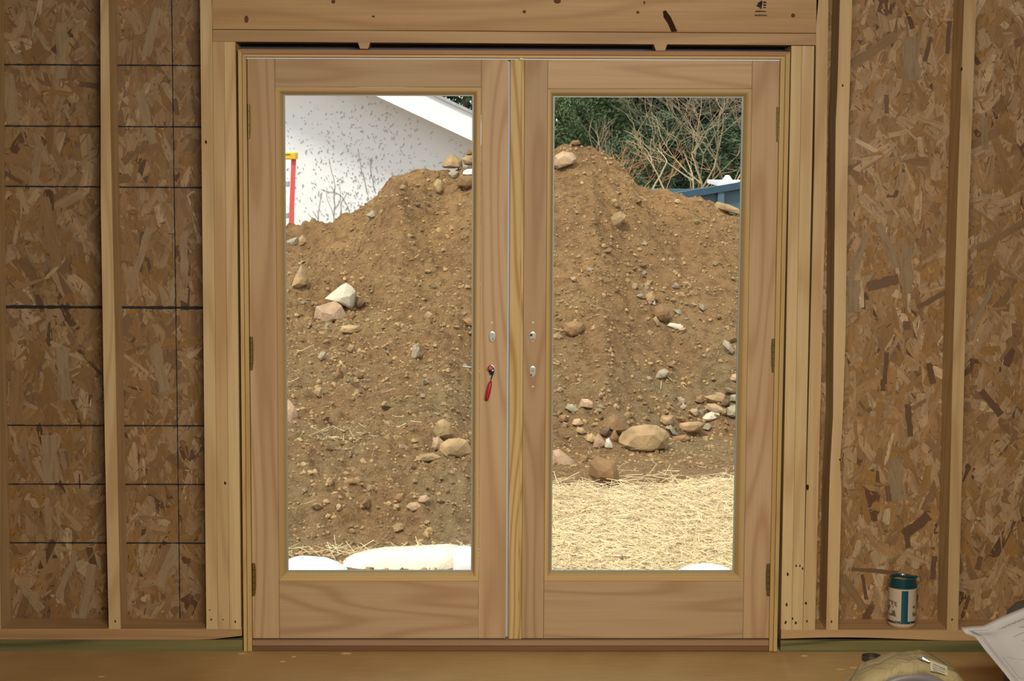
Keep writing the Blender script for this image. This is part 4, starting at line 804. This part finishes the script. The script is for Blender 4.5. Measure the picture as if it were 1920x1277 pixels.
# ---- trees
def leafmat(name, c1, c2, c3):
    s = NT(name, .7, .15); v = s.coord(); n = s.noise(v, 1.4, 3); n2 = s.noise(v, 25, 2)
    c = s.mix(s.ramp(n, [(.35, (0, 0, 0)), (.65, (1, 1, 1))]), c1, c2); c = s.mix(s.math('MULTIPLY', n2, .6), c, c3); return s.base(c)
LM = {'dark': leafmat('dark_evergreen', srgb(48, 66, 52), srgb(72, 88, 62), srgb(40, 50, 44)), 'mid': leafmat('bright_evergreen', srgb(72, 90, 58), srgb(104, 120, 80), srgb(54, 66, 48)), 'teal': leafmat('shrub_green', srgb(70, 90, 68), srgb(94, 112, 82), srgb(44, 56, 46))}
BK = plain('bark', srgb(96, 80, 64), .9, var=.3, vs=12)
def crown(seed, n, kind):
    r = np.random.default_rng(seed)
    if kind == 'cone': h = r.random(n)**.9; rad = (1-h)*.42*(.75+.25*np.sin(h*60))+.03; z = h
    else: h = r.random(n); rad = .48*np.sqrt(np.clip(1-(2*h-1)**2, 0, 1)); z = h
    th = r.uniform(0, 2*PI, n); lump = .8+.35*np.sin(th*5+h*23)*np.sin(h*17+seed); rr = rad*lump*r.uniform(.55, 1.0, n)**.5
    c = np.c_[np.cos(th)*rr, np.sin(th)*rr, z+r.normal(0, .01, n)]
    s_ = r.uniform(.006, .014, n)
    d1 = r.normal(0, 1, (n, 3))*np.array([1, 1, .35]); d1 /= np.linalg.norm(d1, axis=1)[:, None]; d2 = np.cross(d1, r.normal(0, 1, (n, 3))); d2 /= np.linalg.norm(d2, axis=1)[:, None]
    a = c-d1*s_[:, None]*1.6; b = c+d2*s_[:, None]*.5; e = c+d1*s_[:, None]*1.6; f_ = c-d2*s_[:, None]*.5
    V = np.stack([a, b, e, f_], 1).reshape(-1, 3); Fq = np.arange(n*4).reshape(-1, 4)
    me = bpy.data.meshes.new('foliage'); me.from_pydata(V.tolist(), [], Fq.tolist()); return me
CR = {('cone', 'dark'): crown(1, 30000, 'cone'), ('round', 'dark'): crown(2, 34000, 'round'), ('round', 'mid'): crown(3, 26000, 'round'), ('round', 'teal'): crown(4, 24000, 'round')}
for (a_, b_), me in CR.items(): me.materials.append(LM[b_])
tb = bmesh.new(); tube(tb, [(0, 0, 0), (.01, 0, .5), (0, 0, .9)], [.03, .02, .006], 7); tme = bpy.data.meshes.new('trunk'); tb.to_mesh(tme); tb.free(); tme.materials.append(BK)
def tree(px, y, w, h, key, label, rz, z0=ZG, grp=None):
    p = P(px, 300, y); t = empty('evergreen_tree' if key[1] == 'dark' else 'evergreen_bush', (p.x, y, z0), label=label, cat='tree' if key[1] == 'dark' else 'bush', group=grp); t.scale = (w, w, h); t.rotation_euler[2] = rz
    for nm, me in (('foliage', CR[key]), ('trunk', tme)):
        o = bpy.data.objects.new(nm, me); COL.objects.link(o); o.parent = t
gT = 'tall dark evergreens behind the dirt pile'
for i, (px, y, w, h, kd, wh) in enumerate(((870, 33, 3.8, 7.5, 'round', 'above the white roof'), (1170, 33, 3.6, 7.8, 'cone', 'behind the right shoulder of the pile'), (1090, 36.5, 3.6, 7.5, 'round', 'straight behind the pile peak'), (1010, 33, 3.2, 7.5, 'round', 'mostly hidden by the middle stiles'), (1340, 36.5, 3.8, 7.5, 'round', 'behind the bare thicket'), (1220, 40, 3.8, 8, 'round', 'farthest back between the two nearest evergreens'), (1460, 33, 3.8, 7.5, 'round', 'past the right edge of the right pane'))):
    tree(px, y, w, h, (kd, 'dark'), 'tall dark evergreen '+wh, i*1.3, ZG-1.2, gT)
tree(1062, 24, 1.5, 3.3, ('round', 'mid'), 'bright green evergreen bush just left behind the pile peak', .4, ZG-.7)
tree(1124, 27, 1.9, 3.7, ('round', 'mid'), 'bright green bush rising above the pile peak in the right pane', 2.1, ZG-.7)
tree(1180, 22.5, 1.6, 2.6, ('round', 'teal'), 'blue-green bush right of the pile peak', 1.1, ZG-.7)
tree(1240, 27, 2.0, 3.0, ('round', 'teal'), 'dull green bush behind the bare tan shrub', 3.1, ZG-.7)
tree(1370, 27, 2.4, 2.9, ('round', 'teal'), 'dull green bush behind the blue container', 4.1, ZG-.7)
# bare shrubs: forked tubes
def shrub(px, y, z0, height, stems, label, seed, mat, lean=0, spread=.5, name='bare_shrub', depth=5, r0=.022, brn=2):
    r = random.Random(seed); bm = bmesh.new(); base = P(px, 350, y); bx = base.x
    def grow(p, d, L, rad, lv):
        pts = [p]; n = 4
        for i in range(n):
            d = (d+Vector((r.gauss(0, .13), r.gauss(0, .13), r.gauss(0, .08)+.03))).normalized(); p = p+d*L/n; pts.append(p)
            if 0 < lv < depth and i > 0 and r.random() < .5: grow(p, (d+Vector((r.gauss(0, spread), r.gauss(0, spread), r.gauss(0, .3)))).normalized(), L*.6, rad*.5, lv-1)
        tube(bm, pts, [rad*(1-.1*i) for i in range(n+1)], 3 if lv < 3 else 5, cap=False)
        if lv > 0:
            for _ in range(brn+(r.random() < .4)): grow(p, (d+Vector((r.gauss(0, spread), r.gauss(0, spread), r.gauss(0, .3)))).normalized(), L*(r.uniform(.38, .5) if lv == depth else r.uniform(.62, .85)), rad*.62, lv-1)
    for s_ in range(stems):
        a_ = (s_+r.uniform(0, .6))*2*PI/stems; grow(Vector((bx+math.cos(a_)*.12, y+math.sin(a_)*.12, z0)), Vector((math.cos(a_)*.38+lean, math.sin(a_)*.2, 1)).normalized(), height*.6, r0, depth)
    return tag(finish(name, bm, mat), label, 'shrub')
TW = plain('tan_twigs', srgb(168, 148, 114), .8, var=.15, vs=6); TW2 = plain('grey_brown_twigs', srgb(132, 116, 94), .8, var=.15, vs=6); TW3 = plain('orange_twigs', srgb(168, 124, 86), .8, var=.15, vs=6)
shrub(1258, 16.5, .0, 1.7, 4, 'tan bare branching shrub in the middle of the right pane', 3, TW, 0, .62, depth=4, r0=.020, brn=1)
shrub(1325, 18.5, .0, 1.8, 5, 'tan bare shrub rising behind the blue container', 8, TW, -.1, .62, depth=4, r0=.018, brn=1)
shrub(1210, 19, -.1, 1.5, 3, 'low bare shrub left of the tan branching shrub', 12, TW3, -.1, .6, depth=3, r0=.014)
shrub(1385, 22, -.4, 3.0, 5, 'tall grey bare shrub at the right glass edge', 21, TW2, -.25, .6, depth=4, r0=.018)
shrub(1300, 24, -.4, 2.9, 5, 'grey-brown thicket of bare twigs at the top right of the right pane', 33, TW2, .1, .6, depth=4, r0=.014)
shrub(1048, 20, -.1, 1.75, 4, 'sparse grey bare shrub at the left edge of the right pane', 44, TW2, 0, .35, depth=3, r0=.014)

# ================================================================== INSIDE, FOREGROUND
# travel mug on the right bottom plate
mp = P(1690.5, 1166, .055); mugx, mugy, mz = mp.x, .055, Z2; rM = (P(1716.5, 1130, .055).x-P(1664.5, 1130, .055).x)/2
hM = P(1690, 1081, .055).z-mz
mug = empty('travel_mug', (mugx, mugy, mz), label='cream and teal lidded travel mug standing on the bottom plate', cat='mug')
def mugmat():
    s = NT('cream_printed_plastic', .35, .5); v = s.coord(False); sp = s.n('ShaderNodeSeparateXYZ'); s.l(v, sp.inputs[0]); x, y, z = sp.outputs
    ang = s.math('ARCTAN2', s.math('SUBTRACT', x, mugx), s.math('SUBTRACT', mugy, y))
    band = s.math('MULTIPLY', s.math('LESS_THAN', s.math('ABSOLUTE', s.math('ADD', ang, .04)), .245), s.math('MULTIPLY', s.math('GREATER_THAN', z, mz+hM*.105), s.math('LESS_THAN', z, mz+hM*.77)))
    base_ = s.math('LESS_THAN', s.math('ABSOLUTE', s.math('SUBTRACT', z, mz+hM*.125)), hM*.026)
    n = s.noise(v, 160, 2); dots = s.math('GREATER_THAN', n, .60)
    dots = s.math('MULTIPLY', dots, base_)
    pn = s.noise(s.map(v, (1, 1, .8)), 75, 4, .6); side = s.math('MULTIPLY', s.math('GREATER_THAN', s.math('ABSOLUTE', ang), .62), s.math('MULTIPLY', s.math('GREATER_THAN', z, mz+hM*.24), s.math('LESS_THAN', z, mz+hM*.55)))
    tri = s.math('GREATER_THAN', s.math('ADD', pn, s.math('MULTIPLY', s.math('SUBTRACT', z, mz+hM*.4), -3.0)), .52)
    c = s.mix(s.math('MULTIPLY', s.math('MULTIPLY', side, tri), .85), srgb(204, 184, 154), srgb(80, 70, 64)); c = s.mix(base_, c, srgb(30, 62, 70)); c = s.mix(dots, c, srgb(190, 180, 150)); c = s.mix(band, c, srgb(20, 78, 92))
    return s.base(c)
bm = bmesh.new(); R = lathe(bm, [(rM*.80, .0), (rM*.88, .003), (rM*.955, .008), (rM, .02), (rM, hM*.80), (rM*.93, hM*.82)], (mugx, mugy, mz), n=48); bm.faces.new(R[0][::-1]); bm.faces.new(R[-1]); finish('cup_body', bm, mugmat(), mug, smooth=False)
TL_ = plain('teal_plastic', srgb(18, 66, 70), .25, spec=.6)
bm = bmesh.new(); R = lathe(bm, [(rM*.90, hM*.80), (rM*1.03, hM*.805), (rM*1.04, hM*.845), (rM*.96, hM*.855), (rM*.93, hM*.95), (rM*.96, hM*.985), (rM*.93, hM*1.0), (rM*.84, hM*1.0), (rM*.80, hM*.965), (rM*.2, hM*.955)], (mugx, mugy, mz), n=48); bm.faces.new(R[-1]); bm.faces.new(R[0][::-1]); lid = finish('lid', bm, TL_, mug)
bm = bmesh.new(); box(bm, mugx-.004, mugx+rM*1.06, mugy-.008, mugy+.008, mz+hM*.985, mz+hM*1.02); k = finish('thumb_slide', bm, TL_, lid, bev=.001); k.matrix_parent_inverse = Matrix.Identity(4)
bm = bmesh.new(); q = lathe(bm, [(rM*.5, .001), (rM*.3, .0012)], (mugx-.012, mugy-.01, mz+hM*.957), n=20); bm.faces.new(q[-1]); k = finish('drink_hole', bm, plain('cream_inside', srgb(200, 170, 130), .6), lid); k.matrix_parent_inverse = Matrix.Identity(4)

# roll of cream wrap standing on the floor
rr = .200; yy = -1.35; pc = P(1710, 1222, yy); rx, rz = pc.x, rr+.001
yy = -1.35
# lean the depth so that the top lands on the photo row
ztop = 2*rr; d = ray(1716, 1237); t = (ztop-CAMP.z)/d.z; q = CAMP+d*t; rx, yy = q.x, q.y+.05
roll = empty('wrap_roll', (rx, yy, 0), label='cream wrapped roll with a grey core ring at the bottom right edge', cat='roll')
CRM = NT('cream_crinkled_wrap', .75, .2); v = CRM.coord(False); n1 = CRM.noise(v, 14, 4, .8); CRM.bump(n1, 1.0, .02); CRM.base(CRM.mix(n1, srgb(140, 122, 82), srgb(184, 164, 118)))
bm = bmesh.new(); n = 72
prof = [(rr*.81, -.050), (rr*.86, -.060), (rr*.92, -.058), (rr*.975, -.050), (rr*1.0, -.03), (rr*1.0, .05), (rr*.9, .08), (rr*.6, .08)]
R = lathe(bm, prof, (rx, yy, rz), 'y', n); bm.faces.new(R[-1])
for ring in R[:6]:
    for i, v_ in enumerate(ring):
        dvec = Vector((v_.co.x-rx, 0, v_.co.z-rz)); f_ = 1-.02+.014*math.sin(i*1.3)+.014*math.sin(i*.47+1)+.006*math.sin(i*2.9); v_.co.x = rx+dvec.x*min(f_, 1.0)*.995; v_.co.z = rz+dvec.z*min(f_, 1.0)*.995; v_.co.y += .004*math.sin(i*.9)
finish('wrap', bm, CRM.m, roll, smooth=True)
bm = bmesh.new(); R = lathe(bm, [(rr*.83, -.048), (rr*.82, -.062), (rr*.72, -.066), (rr*.70, -.052)], (rx, yy, rz), 'y', 64); finish('core_ring', bm, plain('grey_core', srgb(118, 108, 104), .45), roll, smooth=True)
bm = bmesh.new(); R = lathe(bm, [(rr*.71, -.053), (rr*.6, -.056), (rr*.02, -.056)], (rx, yy, rz), 'y', 64); bm.faces.new(R[-1]); finish('end_disc', bm, plain('pale_disc_label', srgb(178, 160, 138), .5, var=.1, vs=20), roll)
bm = bmesh.new()
for (a0, a1, rad) in ((1.25, 1.55, .52), (1.6, 1.9, .50)):
    pts = [(rx+math.cos(t)*rr*(rad+.12+.02*math.sin(t*30)), yy-.0590, rz+math.sin(t)*rr*(rad+.12)) for t in np.linspace(a0, a1, 9)]; tube(bm, pts, .0012, 5)
finish('red_mark', bm, M['red'], roll)
def onroll(ang, rad, y=-.062): return Vector((rx+math.cos(ang)*rad, yy+y, rz+math.sin(ang)*rad))
bm = bmesh.new(); w = .022
cA, cB = 1.36, 1.12
pts = [(cA, rr*.99, -.040), (cB, rr*.985, -.040), (cB-.02, rr*.90, -.0640), (cA+.0, rr*.885, -.0640), ]
vs = [bm.verts.new(onroll(*p)) for p in pts]; vb_ = [bm.verts.new(v_.co+Vector((0, -.0008, .0012))) for v_ in vs]; bm.faces.new(vs); bm.faces.new(vb_)
for i in range(4): bm.faces.new((vs[i], vs[(i+1) % 4], vb_[(i+1) % 4], vb_[i]))
finish('paper_tag', bm, plain('white_tag', srgb(196, 182, 150), .6), roll)
bm = bmesh.new()
for i in range(4):
    a_, b_ = onroll(cA-.03, rr*(.965-.02*i), -.0500-.0052*i), onroll(cB+.03, rr*(.962-.02*i), -.0500-.0052*i); tube(bm, [a_+Vector((0, -.0016, 0)), b_+Vector((0, -.0016, 0))], .0008, 4)
finish('tag_lines', bm, plain('grey_print', (.3, .28, .25), .7), roll)
bm = bmesh.new(); tube(bm, [onroll(1.50, rr*1.0, -.03), onroll(1.46, rr*1.01, -.045), onroll(1.38, rr*.99, -.055)], [.004, .006, .003], 8); finish('clip', bm, M['steel'], roll)

# small metal clamp on the floor by the sill
p = CAMP+ray(1634, 1238)*((0-CAMP.z)/ray(1634, 1238).z); 
cl = empty('hose_clamp', (p.x, p.y, 0), label='small dark metal clamp with a shiny screw on the floor left of the wrapped roll', cat='clamp')
bm = bmesh.new(); R = lathe(bm, [(.030, .001), (.032, .001), (.032, .016), (.030, .016)], (p.x, p.y, 0), n=32)
for i in range(32): bm.faces.new((R[0][i], R[3][i], R[3][(i+1) % 32], R[0][(i+1) % 32]))
finish('band', bm, plain('dark_steel_band', (.12, .11, .10), .35, .7), cl)
bm = bmesh.new(); tube(bm, [(p.x+.016, p.y-.030, .012), (p.x+.040, p.y-.014, .014)], .006, 10); finish('screw', bm, plain('bright_steel', (.8, .8, .8), .2, 1), cl)
# wood chips on the floor
for i, (a_, b_, s_, wh) in enumerate(((1602, 1252, .017, 'nearest the wrapped roll'), (1575, 1255, .014, 'second from the wrapped roll'), (649, 1225.5, .018, 'against the left half of the threshold'), (190, 1269, .012, 'near the bottom left corner of the picture'), (551, 1232, .008, 'tiny one below the left door stile'), (453, 1226, .014, 'at the foot of the left jamb'), (1508, 1230, .012, 'against the green sill right of the door'), (530, 1241, .009, 'in front of the left hinge stile'))):
    g = CAMP+ray(a_, b_)*((0-CAMP.z)/ray(a_, b_).z); bm = bmesh.new(); r = random.Random(i)
    prism(bm, [(g.x-s_, .0003), (g.x+s_*.9, .0003), (g.x+s_, .002), (g.x-s_*.6, .003)], g.y-s_*.35, g.y+s_*.3); tag(finish('wood_chip', bm, M['jambl']), 'pale wood shaving on the subfloor, '+wh, 'wood chip', 'wood shavings on the subfloor')

# grey drum behind the drawing
bx0 = P(1962, 1200, -.55); yb = -.55; rB = .125; zt = P(1950, 1131, yb).z
dm = empty('plastic_drum', (bx0.x, yb, 0), label='dark grey round-topped drum behind the drawing at the right edge', cat='drum')
bm = bmesh.new(); R = lathe(bm, [(rB*.9, .0), (rB, .01), (rB, zt-.06), (rB*.97, zt-.035), (rB*.80, zt-.012), (rB*.5, zt), (rB*.05, zt)], (bx0.x, yb, 0), n=48); bm.faces.new(R[-1]); bm.faces.new(R[0][::-1]); finish('drum_body', bm, plain('dark_grey_plastic', srgb(92, 88, 84), .5), dm, smooth=True)
bm = bmesh.new(); tube(bm, [(bx0.x-rB*.55, yb, zt-.012), (bx0.x-rB*.5, yb, zt+.014), (bx0.x+rB*.5, yb, zt+.014), (bx0.x+rB*.55, yb, zt-.012)], .006, 8); finish('handle', bm, plain('dark_grey_plastic', srgb(92, 88, 84), .5), dm)
# printed drawing sheet propped on the drum
TLc, KN, TR_ = (1802, 1177), (1840, 1174), (1985, 1118)
def sheet(u, w):                                     # u along the top edge, w down the sheet
    top = [(0, (1801, 1177)), (.12, (1822, 1174.5)), (.24, (1845, 1173)), (.42, (1875, 1158)), (.7, (1921, 1139)), (1, (1985, 1110))]
    lef = [(0, (0, 0)), (.08, (10, 12)), (.18, (27, 17)), (.35, (46, 42)), (.6, (76, 78)), (1, (125, 140))]
    def lp(tab, t):
        for (t0, p0), (t1, p1) in zip(tab, tab[1:]):
            if t <= t1: k = (t-t0)/(t1-t0); return (p0[0]+(p1[0]-p0[0])*k, p0[1]+(p1[1]-p0[1])*k)
        return tab[-1][1]
    a_ = lp(top, u); b_ = lp(lef, w); px, py = a_[0]+b_[0]*(1-.1*u), a_[1]+b_[1]*(1+.12*u)
    y = -.70-.02-.34*w-.0*u+.05*(1-u)*math.cos(w*3)
    return P(px, py, y)
bm = bmesh.new(); NU, NW = 26, 26; G = [[bm.verts.new(sheet(i/NU, j/NW)) for i in range(NU+1)] for j in range(NW+1)]
for j in range(NW):
    for i in range(NU): bm.faces.new((G[j][i], G[j][i+1], G[j+1][i+1], G[j+1][i]))
bmesh.ops.recalc_face_normals(bm, faces=bm.faces[:])
sh = tag(finish('drawing_sheet', bm, plain('white_paper', srgb(222, 214, 206), .7, spec=.2), None, smooth=True), 'curled white printed plan sheet leaning on the grey drum at the lower right', 'paper sheet')
so = sh.modifiers.new('thick', 'SOLIDIFY'); so.thickness = .0008; so.offset = 1
bm = bmesh.new()
def ln(u0, w0, u1, w1, r_=.0006):
    tube(bm, [sheet(u0+(u1-u0)*t, w0+(w1-w0)*t)+Vector((0, -.0022, .0008)) for t in np.linspace(0, 1, 8)], r_, 4)
ln(.06, .04, .06, .93); ln(.08, .05, .08, .93); ln(.06, .93, .9, .93); ln(.08, .05, .3, .05)
for i in range(26):
    u = .33+i*.018; h_ = .018*(1+(i*7 % 3)*.5); ln(u, .10+(i % 2)*.008, u+.010, .10+h_, .0011)
for i in range(14):
    u = .46+i*.018; ln(u, .20, u+.010, .21+.008*(i % 3), .0009)
ln(.36, .27, .6, .27, .001)
for i in range(9): ln(.42+i*.03, .34+.01*(i % 2), .435+i*.03, .355, .0009)
ln(.12, .45, .12, .72); ln(.12, .72, .3, .72); ln(.3, .72, .3, .52); ln(.16, .45, .3, .52); ln(.5, .6, .62, .55); ln(.62, .55, .62, .7); ln(.45, .78, .62, .7)
k = finish('printed_lines', bm, plain('grey_print', (.3, .29, .28), .7), sh)
for ob in list(COL.objects):
    if ob.type == 'MESH' and len(ob.data.polygons) < 3000 and ob.name.startswith(('gable', 'rake')): pass
